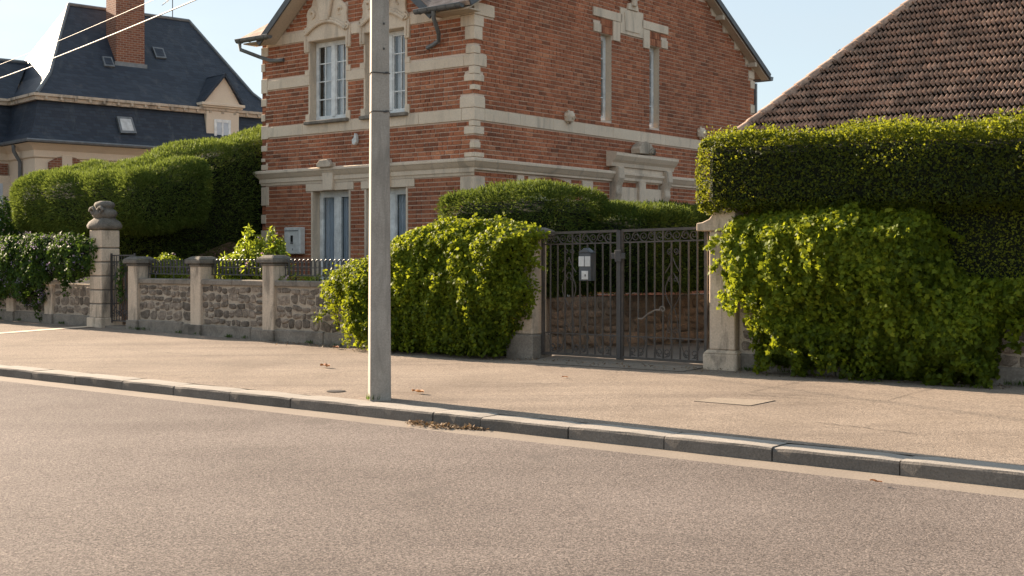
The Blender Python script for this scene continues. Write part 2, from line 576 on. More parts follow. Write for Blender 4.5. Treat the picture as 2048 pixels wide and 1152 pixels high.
def slatemat():
    m, n, l, b = newmat('slate_roofing')
    tcn = n.new('ShaderNodeTexCoord')
    g = n.new('ShaderNodeNewGeometry')
    sx = n.new('ShaderNodeSeparateXYZ')
    l.new(tcn.outputs['Object'], sx.inputs[0])
    cx = n.new('ShaderNodeCombineXYZ')
    l.new(mth(n, l, 'ADD', sx.outputs['X'], sx.outputs['Y']), cx.inputs['X'])
    l.new(sx.outputs['Z'], cx.inputs['Y'])
    bt = n.new('ShaderNodeTexBrick')
    bt.inputs['Scale'].default_value = 1.0
    bt.inputs['Brick Width'].default_value = 0.22
    bt.inputs['Row Height'].default_value = 0.10
    bt.inputs['Mortar Size'].default_value = 0.006
    bt.inputs['Color1'].default_value = (0.022, 0.030, 0.046, 1)
    bt.inputs['Color2'].default_value = (0.037, 0.048, 0.068, 1)
    bt.inputs['Mortar'].default_value = (0.022, 0.024, 0.03, 1)
    l.new(cx.outputs[0], bt.inputs['Vector'])
    mpn = n.new('ShaderNodeMapping')
    mpn.inputs['Scale'].default_value = (1.6, 1.6, 0.4)
    l.new(g.outputs['Position'], mpn.inputs['Vector'])
    sr = ramp(n, [(0, 0, 0), (0.75, 0.75, 0.75)], [0.55, 0.78])
    l.new(noise(n, l, mpn.outputs['Vector'], 1.3, 7, 0.7, 0.5), sr.inputs['Fac'])
    c = mixc(n, l, sr.outputs['Color'], bt.outputs['Color'], (0.105, 0.108, 0.112))
    l.new(c, b.inputs['Base Color'])
    b.inputs['Roughness'].default_value = 0.5
    b.inputs['Specular IOR Level'].default_value = 0.28
    bp = n.new('ShaderNodeBump')
    bp.inputs['Strength'].default_value = 0.5
    bp.inputs['Distance'].default_value = 0.01
    l.new(bt.outputs['Fac'], bp.inputs['Height'])
    bp.invert = True
    l.new(bp.outputs['Normal'], b.inputs['Normal'])
    return m


def farbrick():
    m, n, l, b = newmat('far_chimney_brick')
    tcn = n.new('ShaderNodeTexCoord')
    sx = n.new('ShaderNodeSeparateXYZ')
    l.new(tcn.outputs['Object'], sx.inputs[0])
    cx = n.new('ShaderNodeCombineXYZ')
    l.new(mth(n, l, 'ADD', sx.outputs['X'], sx.outputs['Y']), cx.inputs['X'])
    l.new(sx.outputs['Z'], cx.inputs['Y'])
    bt = n.new('ShaderNodeTexBrick')
    bt.inputs['Scale'].default_value = 1.0
    bt.inputs['Brick Width'].default_value = 0.2
    bt.inputs['Row Height'].default_value = 0.075
    bt.inputs['Mortar Size'].default_value = 0.009
    bt.inputs['Color1'].default_value = (0.17, 0.055, 0.032, 1)
    bt.inputs['Color2'].default_value = (0.26, 0.095, 0.05, 1)
    bt.inputs['Mortar'].default_value = (0.30, 0.22, 0.165, 1)
    l.new(cx.outputs[0], bt.inputs['Vector'])
    l.new(bt.outputs['Color'], b.inputs['Base Color'])
    b.inputs['Roughness'].default_value = 0.9
    bp = n.new('ShaderNodeBump')
    bp.inputs['Strength'].default_value = 0.5
    bp.inputs['Distance'].default_value = 0.008
    bp.invert = True
    l.new(bt.outputs['Fac'], bp.inputs['Height'])
    l.new(bp.outputs['Normal'], b.inputs['Normal'])
    return m


M['slate'] = slatemat()
M['farbrick'] = farbrick()

# ------------------------------------------------------------------ ground, road, kerb, pavement
V_K, V_W = 8.92, 13.85
ZW = [(-80, 0.75), (-24.6, 0.325), (-20.2, 0.28), (-16.8, 0.23), (-14, 0.20), (-10.8, 0.19), (-7.5, 0.215), (-4, 0.235), (40, 0.25)]


def zwall(u):
    return float(np.interp(u, [a for a, _ in ZW], [b for _, b in ZW]))


def zpav(u, v):
    k = (v - (V_K + 0.26)) / (V_W - V_K - 0.26)
    return 0.118 + (zwall(u) - 0.118) * min(max(k, 0), 1.0)


def struct(name, mb, mat, **k):
    me = mb.mesh(name, Vector((0, 0, 0)), recalc=k.get('recalc', True))
    me.materials.append(mat)
    o = bpy.data.objects.new(name, me)
    COL.objects.link(o)
    o.rotation_euler = (0, 0, ROAD.a)
    o['kind'] = 'structure'
    ORG[o.name] = Vector((0, 0, 0))
    return o


def sheet(us, vs, zf):
    mb = MB()
    idx = [[mb.v((u, v, zf(u, v))) for v in vs] for u in us]
    for i in range(len(us) - 1):
        for j in range(len(vs) - 1):
            mb.face((idx[i][j], idx[i + 1][j], idx[i + 1][j + 1], idx[i][j + 1]))
    return mb


struct('ground', sheet([-900, 900], [-900, 900], lambda u, v: -0.12), M['ground'], recalc=False)
struct('road', sheet([-90, 60], [-8, V_K - 0.28], lambda u, v: -0.004 + 0.0), M['asphalt'], recalc=False)
struct('gutter_strip', sheet([-90, 60], [V_K - 0.285, V_K + 0.02], lambda u, v: 0.0 + (-0.004 if v < V_K - 0.1 else 0.006)), M['gutter'], recalc=False)
UU = [-90] + [-46 + k * 0.5 for k in range(105)] + [60]
pave = struct('pavement', sheet(UU, [V_K + 0.285, V_K + 1.2, V_K + 2.6, V_K + 4.0, V_W + 0.35], zpav), M['pavement'], recalc=False)
struct('garden_ground', sheet([-60, 40], [V_W + 0.3, 60], lambda u, v: 0.17), M['soil'], recalc=False)
struct('driveway', sheet([-11.3, -9.4, -6.0], [V_W + 0.30, 16, 20, 30], lambda u, v: 0.205 + 0.008 * (v - 14)), M['drive'], recalc=False)

kerb = bpy.data.objects.new('kerb', None)
COL.objects.link(kerb)
kerb.rotation_euler = (0, 0, ROAD.a)
kerb['kind'] = 'structure'
ORG['kerb'] = Vector((0, 0, 0))
kt = []
for k in range(4):
    mb = MB()
    L = 1.0
    nseg = 6
    prof = [(0, -0.12), (0, 0.098), (0.012, 0.116), (0.03, 0.121), (0.30, 0.120), (0.31, -0.12)]
    rr = []
    for i in range(nseg + 1):
        x = -0.5 + i / nseg
        ch = 0.0 if 0 < i < nseg else 0.006
        rr.append([mb.v((x, y + random.uniform(-.004, .004) * (1 if z > 0 else 0) + (ch if j < 4 else 0), z + random.uniform(-.003, .003) - (ch if z > 0 else 0))) for j, (y, z) in enumerate(prof)])
    for A, B in zip(rr, rr[1:]):
        for j in range(len(prof) - 1):
            mb.face((A[j], B[j], B[j + 1], A[j + 1]))
    mb.face(rr[0])
    mb.face(rr[-1][::-1])
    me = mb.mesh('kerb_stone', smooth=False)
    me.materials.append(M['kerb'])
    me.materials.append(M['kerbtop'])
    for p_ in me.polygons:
        p_.material_index = 1 if p_.normal.z > .8 else 0  # upward faces get the painted sunlit tone, the rest the shaded one
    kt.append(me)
u = -28.0
while u < 4:
    L = random.choice([1.0, 1.0, 1.0, 0.98, 1.02, 0.6 if u < -6 else 1.0])
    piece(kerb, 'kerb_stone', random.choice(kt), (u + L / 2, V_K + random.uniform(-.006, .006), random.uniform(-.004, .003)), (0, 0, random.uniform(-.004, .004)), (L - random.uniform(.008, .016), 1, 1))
    u += L
mb = MB()
mb.box(-90, -28.01, V_K, V_K + .25, -.1, .119)
mb.box(u + .01, 60, V_K, V_K + .25, -.1, .119)
part(kerb, 'kerb_run', mb, M['kerb'])

# ------------------------------------------------------------------ leaves (numpy)


def nrm(a):
    return a / np.maximum(np.linalg.norm(a, axis=1, keepdims=True), 1e-9)


LEAF = {
    'oval': np.array([(0, 0, 0), (0.45, 0.5, 0.12), (1, 0, 0), (0.45, -0.5, 0.12)]),
    'blade': np.array([(0, 0.0, 0), (0.45, 0.5, 0.03), (1, 0, -0.12), (0.45, -0.5, 0.03)]),
    'ivy': np.array([(0, 0, 0), (-0.12, 0.34, 0.05), (0.22, 0.36, 0.06), (0.34, 0.58, 0.02), (0.58, 0.24, 0.05), (1.0, 0, -0.08), (0.58, -0.24, 0.05), (0.34, -0.58, 0.02), (0.22, -0.36, 0.06), (-0.12, -0.34, 0.05)]),
    'petal': np.array([(0, 0.0, 0), (0.5, 0.55, 0.1), (1, 0, 0.05), (0.5, -0.55, 0.1)]),
}


def leafmesh(name, P, N, L, wid, kind, mat, org, jit=0.6, down=0.0, outward=0.0, tint=None, lvar=0.35, rng=RNG):
    n = len(P)
    base = LEAF[kind]
    k = len(base)
    if outward:
        ax = nrm(N * outward + np.array([0, 0, -down]) + rng.normal(0, jit, (n, 3)))
        nn = nrm(np.cross(ax, rng.normal(0, 1, (n, 3))))
    else:
        nn = nrm(N + rng.normal(0, jit, (n, 3)))
        t = rng.normal(0, 0.8, (n, 3)) + np.array([0, 0, -down])
        ax = nrm(t - nn * np.sum(t * nn, axis=1, keepdims=True))
    bx = np.cross(nn, ax)
    ll = L * (1 + rng.uniform(-lvar, lvar, (n, 1)))
    V = np.empty((n, k, 3), dtype=np.float32)
    for j, (a, b, c) in enumerate(base):
        V[:, j] = P - np.asarray(org) + ax * ll * a + bx * ll * wid * b + nn * ll * c
    me = bpy.data.meshes.new(name)
    me.vertices.add(n * k)
    me.vertices.foreach_set('co', V.ravel())
    me.loops.add(n * k)
    me.loops.foreach_set('vertex_index', np.arange(n * k, dtype=np.int32))
    me.polygons.add(n)
    me.polygons.foreach_set('loop_start', np.arange(0, n * k, k, dtype=np.int32))
    me.polygons.foreach_set('loop_total', np.full(n, k, dtype=np.int32))
    if tint is None:
        tint = rng.random(n)
    at = me.attributes.new('tint', 'FLOAT', 'FACE')
    at.data.foreach_set('value', np.clip(tint, 0, 1).astype(np.float32))
    me.materials.append(mat)
    me.update()
    me.validate()
    return me


def lump(P, s, seed=0):
    r = np.random.default_rng(seed)
    out = np.zeros(len(P))
    for k in range(5):
        d = r.normal(0, 1, 3)
        d /= np.linalg.norm(d)
        f = s * (0.6 + 0.5 * k)
        out += np.sin(P @ d * f + r.uniform(0, 6.28)) / (1 + 0.5 * k)
    return out / 2.4


def boxpts(rng, b, n, rd, faces='tfblr'):
    """points and outward normals on the rounded skin of a clipped box; b=(u0,u1,v0,v1,z0,z1)"""
    u0, u1, v0, v1, z0, z1 = b
    du, dv, dz = u1 - u0, v1 - v0, z1 - z0
    A = {'t': du * dv, 'b': du * dv, 'f': du * dz, 'k': du * dz, 'l': dv * dz, 'r': dv * dz}
    A = {k: A[k] for k in A if k in faces}
    tot = sum(A.values())
    P = []
    for k, a in A.items():
        m = int(n * a / tot)
        q = rng.random((m, 3))
        q[:, 0] = u0 + du * q[:, 0]
        q[:, 1] = v0 + dv * q[:, 1]
        q[:, 2] = z0 + dz * q[:, 2]
        if k == 't': q[:, 2] = z1
        if k == 'b': q[:, 2] = z0
        if k == 'f': q[:, 1] = v0
        if k == 'k': q[:, 1] = v1
        if k == 'l': q[:, 0] = u0
        if k == 'r': q[:, 0] = u1
        P.append(q)
    P = np.concatenate(P)
    lo = np.array([u0, v0, z0]) + rd
    hi = np.array([u1, v1, z1]) - rd
    lo, hi = np.minimum(lo, (lo + hi) / 2), np.maximum(hi, (lo + hi) / 2)
    c = np.clip(P, lo, hi)
    N = nrm(P - c)
    return c + N * rd, N


def to_leafobj(parent, name, me, kind='stuff'):
    o = bpy.data.objects.new(name, me)
    COL.objects.link(o)
    o.parent = parent
    ORG[o.name] = ORG[parent.name]
    if kind:
        o['kind'] = kind
    return o


def hedge(name, label, cat, boxes, n, rd, mat, L, wid, kind, lamp=0.06, lscale=3.0, jit=0.6, down=0.0, outward=0.0, depth=0.12, ztop=None, core=0.14, seed=1, top_tint=0.0, group=None, sprigs=0, toff=0.0):
    rng = np.random.default_rng(seed)
    b0 = boxes[0][0]
    T = thing(name, label, cat, ((b0[0] + b0[1]) / 2, (b0[2] + b0[3]) / 2, b0[4]), group=group)
    Ps, Ns = [], []
    tot = sum((b[1] - b[0]) * (b[5] - b[4]) + (b[1] - b[0]) * (b[3] - b[2]) + (b[3] - b[2]) * (b[5] - b[4]) for b, f in boxes)
    for b, f in boxes:
        a = (b[1] - b[0]) * (b[5] - b[4]) + (b[1] - b[0]) * (b[3] - b[2]) + (b[3] - b[2]) * (b[5] - b[4])
        P, N = boxpts(rng, b, int(n * a / tot), rd, f)
        keep = np.ones(len(P), bool)
        for b2, f2 in boxes:
            if b2 is b:
                continue
            ins = (P[:, 0] > b2[0] + .1) & (P[:, 0] < b2[1] - .1) & (P[:, 1] > b2[2] + .1) & (P[:, 1] < b2[3] - .1) & (P[:, 2] > b2[4] + .1) & (P[:, 2] < b2[5] - .1)
            keep &= ~ins
        Ps.append(P[keep])
        Ns.append(N[keep])
    P, N = np.concatenate(Ps), np.concatenate(Ns)
    d = lump(P, lscale, seed) * lamp + lump(P, lscale * 3.1, seed + 5) * lamp * 0.45
    hole = lump(P, lscale * 2.3, seed + 9)
    P = P + N * (d - np.abs(rng.normal(0, depth * .5, len(P))))[:, None] + rng.normal(0, 0.01, P.shape)
    if ztop:
        P[:, 2] = ztop(P)
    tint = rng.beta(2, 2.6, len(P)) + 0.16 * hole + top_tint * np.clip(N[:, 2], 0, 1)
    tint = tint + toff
    if sprigs:
        cand_ = np.where(N[:, 2] > .55)[0]
        si = rng.choice(cand_, sprigs)
        q = 16
        hgt = rng.uniform(.04, .13, (sprigs, 1)) * rng.uniform(0, 1, (sprigs, q))
        sp = np.repeat(P[si], q, axis=0)
        sp[:, 2] += hgt.ravel()
        sp[:, :2] += rng.normal(0, .018, (sprigs * q, 2))
        P = np.concatenate([P, sp])
        N = np.concatenate([N, nrm(rng.normal(0, 1, (sprigs * q, 3)) + np.array([0, 0, .8]))])
        tint = np.concatenate([tint, rng.uniform(.55, 1, sprigs * q)])
    me = leafmesh(name + '_foliage', P, N, L, wid, kind, mat, ORG[T.name], jit, down, outward, tint, rng=rng)
    to_leafobj(T, 'foliage', me)
    mb = MB()
    for b, f in boxes:
        mb.box(b[0] + core, b[1] - core, b[2] + core, b[3] - core, b[4] + core * .6, b[5] - core)
    if ztop:
        A = np.array(mb.V)
        A[:, 2] = ztop(A) - .02
        mb.V = [tuple(r) for r in A]
    part(T, 'inner_branches', mb, M['core'], bevel=min(rd * .6, .2))
    return T


def inpoly(x, y, poly):
    c = np.zeros(len(x), bool)
    n = len(poly)
    for i in range(n):
        x1, y1 = poly[i]
        x2, y2 = poly[(i + 1) % n]
        cond = ((y1 > y) != (y2 > y)) & (x < (x2 - x1) * (y - y1) / (y2 - y1 + 1e-12) + x1)
        c ^= cond
    return c


def edgedist(x, y, poly):
    d = np.full(len(x), 1e9)
    n = len(poly)
    for i in range(n):
        a, b = np.array(poly[i]), np.array(poly[(i + 1) % n])
        ab = b - a
        t = np.clip(((x - a[0]) * ab[0] + (y - a[1]) * ab[1]) / (ab @ ab + 1e-12), 0, 1)
        d = np.minimum(d, np.hypot(x - a[0] - t * ab[0], y - a[1] - t * ab[1]))
    return d


def drape(poly, n, v_back, thick, R, seed, lamp=.07, ls=4.0):
    """points over a climbing plant that bulges out from a wall plane; poly is its outline in (u, z)"""
    rng = np.random.default_rng(seed)
    A = np.array(poly)
    lo, hi = A.min(0), A.max(0)
    X = np.empty(0)
    Y = np.empty(0)
    while len(X) < n:
        x = rng.uniform(lo[0], hi[0], n)
        y = rng.uniform(lo[1], hi[1], n)
        k = inpoly(x, y, poly)
        X, Y = np.concatenate([X, x[k]]), np.concatenate([Y, y[k]])
    X, Y = X[:n], Y[:n]
    e = edgedist(X, Y, poly)

    def T(x, y):
        e = edgedist(x, y, poly) * inpoly(x, y, poly)
        q = np.stack([x, np.zeros_like(x), y], 1)
        return thick * np.sqrt(np.clip(e / R, 0, 1)) + lamp * (lump(q, ls, seed) + .5 * lump(q, ls * 2.7, seed + 3)) * np.clip(e / (R * .4), 0.15, 1)
    t = T(X, Y)
    h = 0.02
    gx = (T(X + h, Y) - T(X - h, Y)) / (2 * h)
    gy = (T(X, Y + h) - T(X, Y - h)) / (2 * h)
    N = nrm(np.stack([-np.clip(gx, -2, 2), -np.ones(n), -np.clip(gy, -2, 2)], 1))
    P = np.stack([X, v_back - t, Y], 1)
    P = P - N * np.abs(rng.normal(0, .05, n))[:, None]
    return P, N, e, rng


# ------------------------------------------------------------------ rubble walls
stone_tpl = []
for k in range(12):
    rs = random.Random(100 + k)
    m_ = 10
    ring = []
    for j in range(m_):
        a = 2 * pi * j / m_ + rs.uniform(-.15, .15)
        ca, sa = cos(a), sin(a)
        q = 0.5 / max(abs(ca), abs(sa)) * 0.62 + 0.5 * 0.38
        q *= rs.uniform(.80, 1.06)
        ring.append((q * ca, q * sa))
    mb = MB()
    A = [mb.v((x, 0.0, z)) for x, z in ring]
    B = [mb.v((x * .93, -0.7 + rs.uniform(-.15, .15), z * .93)) for x, z in ring]
    C = [mb.v((x * .6, -1.0 + rs.uniform(-.35, .25), z * .6)) for x, z in ring]
    c = mb.v((rs.uniform(-.1, .1), -1.1 + rs.uniform(-.2, .2), rs.uniform(-.1, .1)))
    for R1, R2 in ((A, B), (B, C)):
        for j in range(m_):
            mb.face((R1[j], R1[(j + 1) % m_], R2[(j + 1) % m_], R2[j]))
    for j in range(m_):
        mb.face((C[j], C[(j + 1) % m_], c))
    tpl = []
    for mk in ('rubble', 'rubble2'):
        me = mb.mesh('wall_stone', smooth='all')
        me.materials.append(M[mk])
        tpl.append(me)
    stone_tpl.append(tpl)


def rubble(T, a0, a1, zf0, z1, plane, which=0, proud=.022, hmin=.10, hmax=.19, wmin=.11, wmax=.30, axis='u', seed=0, skip=None):
    """coursed but irregular stones on a wall face; axis 'u': the face lies at v=plane, axis 'v': at u=plane(v) facing +u"""
    rs = random.Random(seed)
    z = zf0
    while z < z1 - .06:
        h = min(rs.uniform(hmin, hmax), z1 - z)
        if z1 - z - h < .06:
            h = z1 - z
        a = a0 + rs.uniform(-.05, .02)
        while a < a1 - .03:
            w = rs.uniform(wmin, wmax) * (1.15 if h > .17 else .9)
            w = min(w, a1 - a) if a1 - a > .1 else a1 - a
            if a1 - a - w < .09:
                w = a1 - a
            split = h > .15 and rs.random() < .22 and w < .24
            for q in range(2 if split else 1):
                hh = h / 2 if split else h
                ca, cz = a + w / 2, z + hh * (q + .5)
                if not (skip and skip(ca, cz)):
                    sc = (w * 1.03 - rs.uniform(.004, .025), proud * rs.uniform(.5, 1.4), hh * 1.03 - rs.uniform(.002, .022))
                    if axis == 'u':
                        piece(T, 'stone', rs.choice(stone_tpl)[which], (ca, plane, cz + rs.uniform(-.022, .022)), (0, rs.uniform(-.2, .2), 0), sc)
                    else:
                        pu, ang = plane(ca)
                        piece(T, 'stone', rs.choice(stone_tpl)[which], (pu, ca, cz + rs.uniform(-.012, .012)), (0, rs.uniform(-.12, .12), ang), sc)
            a += w
        z += h


def pier(T, u0, u1, v0, v1, z0, z1, cap=.07, capmat='darkstone', name='pier', caph=.11):
    mb = MB()
    mb.box(u0, u1, v0, v1, z0, z1 - caph)
    p = part(T, name, mb, M['stone2'], bevel=.012)
    mb = MB()
    mb.box(u0 - .02, u1 + .02, v0 - .02, v1 + .02, z1 - caph - .05, z1 - caph - .002)
    mb.box(u0 - cap, u1 + cap, v0 - cap, v1 + cap, z1 - caph, z1 - .035)
    mb.taper(u0 - cap, u1 + cap, v0 - cap, v1 + cap, z1 - .033, z1 + .02, .09)
    part(p, 'cap', mb, M[capmat], bevel=.012)
    mb = MB()
    mb.box(u0 - .025, u1 + .025, v0 - .03, v1, z0 - .1, z0 + .17)
    part(p, 'pier_foot', mb, M['plinth'], bevel=.012)
    return p


# front wall with railings (between the small gate and the creeper)
ZC = 1.25
def front_wall(name, label, u0, u1, ztopf, piers, stones, seed, cop=True, pz=0.33, bay_skip=None):
    T = thing(name, label, 'wall', ((u0 + u1) / 2, V_W + .15, zwall((u0 + u1) / 2)))
    mb = MB()
    n = max(1, int((u1 - u0) / 1.0))
    zt = ztopf
    mb.box(u0, u1, V_W, V_W + .3, 0.0, zt - .1)
    part(T, 'mortar_core', mb, M['mortar'])
    mb = MB()
    uu = u0
    while uu < u1 - .01:
        ln = min(random.uniform(1.2, 1.9), u1 - uu)
        if u1 - uu - ln < .4:
            ln = u1 - uu
        mm = MB()
        zb = zwall(uu + ln / 2)
        mm.box(uu + .004, uu + ln - .004, V_W - .05, V_W + .02, zb - .15, zb + .19 + random.uniform(-.01, .01))
        part(T, 'plinth_stone', mm, M['plinth'], bevel=.015)
        uu += ln
    if cop:
        edges = [u0] + [x for p in piers for x in (p[0] + .005, p[1] - .005)] + [u1]
        edges = edges if len(edges) % 2 == 0 else edges
        for a, b in zip(edges[::2], edges[1::2]):
            if b - a < .2:
                continue
            k = max(1, int((b - a) / .8))
            for i in range(k):
                mm = MB()
                mm.box(a + (b - a) * i / k + .003, a + (b - a) * (i + 1) / k - .003, V_W - .05, V_W + .33, zt - .1, zt + random.uniform(-.004, .004))
                part(T, 'coping_stone', mm, M['plinth'], bevel=.015)
    for p in piers:
        pier(T, p[0], p[1], V_W - .07, V_W + .25, zwall(p[0]), p[2], *(p[3:]))
    edges = [u0] + [x for p in piers for x in (p[0], p[1])] + [u1]
    for i, (a, b) in enumerate(zip(edges[::2], edges[1::2])):
        if b - a > .15:
            rubble(T, a + .03, b - .03, zwall((a + b) / 2) + .2, zt - .12, V_W, seed=seed + i, skip=bay_skip)
    return T


PIERS = [(-19.97, -19.69), (-18.12, -17.84), (-16.20, -15.92)]
front_wall('garden_wall', 'low rubble stone garden wall with capped piers below the iron railings', -19.69, -10.85, 1.22,
           [(-18.12, -17.84, 1.60), (-16.20, -15.92, 1.62), (-14.2, -13.92, 1.5)], True, 20, bay_skip=lambda a, z: a > -13.3)
Tp = thing('gate_pier', 'short pale stone pier with dark cap at the right side of the small iron gate', 'pier', (-19.83, V_W, .28))
pier(Tp, -19.97, -19.69, V_W - .07, V_W + .25, zwall(-19.8), 1.60)
front_wall('ivy_wall', 'low rubble stone wall under the lilac flowered creeper, left of the tall finial pillar', -34, -21.16, 1.18,
           [(-24.2, -23.93, 1.15, .0, 'stone2', 'pier', .06), (-22.78, -22.5, 1.15, .0, 'stone2', 'pier', .06)], True, 40, cop=False, bay_skip=lambda a, z: a < -26.5)
front_wall('roadside_wall', 'low rubble stone wall under the bright creeper, right of the driveway gate', -7.36, 3.0, 1.10, [], True, 60, cop=False,
           bay_skip=lambda a, z: -6.5 < a < -4.7)

# tall pillar with carved finial
T = thing('finial_pillar', 'tall banded pale stone pillar topped by a weathered carved finial, left of the small gate', 'pillar', (-20.96, V_W + .1, .28))
zb = zwall(-21)
mb = MB()
mb.box(-21.20, -20.72, V_W - .14, V_W + .34, zb - .1, zb + .17)
part(T, 'pillar_foot', mb, M['stone2'], bevel=.015)
zs = [zb + .17, .72, .985, 1.25, 1.515, 1.78, 2.13]
for i, (a, b) in enumerate(zip(zs, zs[1:])):
    mb = MB()
    mb.box(-21.16, -20.76, V_W - .1, V_W + .3, a + (.0 if i < 1 else .012), b - .012)
    part(T, 'pillar_block', mb, M['stone2'], bevel=.01)
mb = MB()
for z in zs[1:-1]:
    mb.box(-21.145, -20.775, V_W - .085, V_W + .285, z - .012, z + .012)
part(T, 'dark_band', mb, M['darkstone'])
mb = MB()
mb.lathe([(.20, 0), (.245, .03), (.255, .08), (.225, .15), (.16, .21), (.13, .25)], (-20.96, V_W + .1, 2.13), 20, .75)
cp = part(T, 'cap', mb, M['darkstone'], smooth='all')
mb = MB()
mb.lathe([(.13, .0), (.17, .02), (.20, .07), (.205, .12), (.17, .17), (.13, .19), (.15, .22), (.17, .26), (.15, .31), (.08, .34)], (-20.96, V_W + .1, 2.34), 18, .55)
for s in (-1, 1):
    pts = [(-20.96 + s * (.12 + .09 * cos(t) * (1 - t / 9)), V_W - .08 + 0 * t, 2.48 + .09 * sin(t) * (1 - t / 9)) for t in [x * .5 for x in range(14)]]
    mb.tube(pts, .03, 6)
part(cp, 'finial', mb, M['darkstone'], smooth='all')

# driveway gate pillars
T = thing('gate_pillar', 'stone gate pillar with flat dark cap, half hidden by creeper, left of driveway gate', 'pillar', (-10.68, V_W + .1, .2))
mb = MB()
mb.box(-10.84, -10.52, V_W - .08, V_W + .26, zwall(-10.7) + .34, 1.86)
part(T, 'shaft', mb, M['stone2'], bevel=.012)
mb = MB()
mb.box(-10.93, -10.46, V_W - .16, V_W + .32, .05, zwall(-10.7) + .34)
part(T, 'pillar_foot', mb, M['plinth'], bevel=.02)
mb = MB()
mb.box(-10.89, -10.46, V_W - .13, V_W + .31, 1.862, 1.90)
mb.box(-10.93, -10.42, V_W - .17, V_W + .35, 1.902, 1.97)
mb.taper(-10.93, -10.42, V_W - .17, V_W + .35, 1.972, 2.02, .1)
part(T, 'cap', mb, M['darkstone'], bevel=.012)

T = thing('gate_pillar', 'pale stone gate pillar with a scrolled shoulder, right of the driveway gate', 'pillar', (-7.58, V_W + .1, .2))
mb = MB()
mb.box(-7.74, -7.38, V_W - .08, V_W + .28, zwall(-7.6) + .24, 1.93)
part(T, 'shaft', mb, M['stone2'], bevel=.012)
mb = MB()
mb.box(-7.80, -7.32, V_W - .14, V_W + .32, .05, zwall(-7.6) + .19)
mb.taper(-7.80, -7.32, V_W - .14, V_W + .32, zwall(-7.6) + .192, zwall(-7.6) + .238, .04)
part(T, 'pillar_foot', mb, M['stone2'], bevel=.012)
mb = MB()
prof = [(-7.90, 1.932), (-7.36, 1.932), (-7.36, 2.38), (-7.50, 2.40), (-7.60, 2.30), (-7.64, 2.18), (-7.72, 2.08), (-7.82, 2.04), (-7.90, 2.03)]
mb.prism(prof, 1, V_W - .12, V_W + .3)
part(T, 'scroll_shoulder', mb, M['stone2'], bevel=.01)

# ------------------------------------------------------------------ wrought iron


def spiral(c, r0, r1, turns, a0, sgn, v, n=None):
    n = n or int(12 * turns) + 4
    return [(c[0] + (r0 + (r1 - r0) * k / n) * cos(a0 + sgn * 2 * pi * turns * k / n), v, c[1] + (r0 + (r1 - r0) * k / n) * sin(a0 + sgn * 2 * pi * turns * k / n)) for k in range(n + 1)]


GV = V_W + .06
G = thing('driveway_gate', 'double wrought iron driveway gate with vertical bars and scrollwork, closed', 'gate', (-9.16, GV, .25))


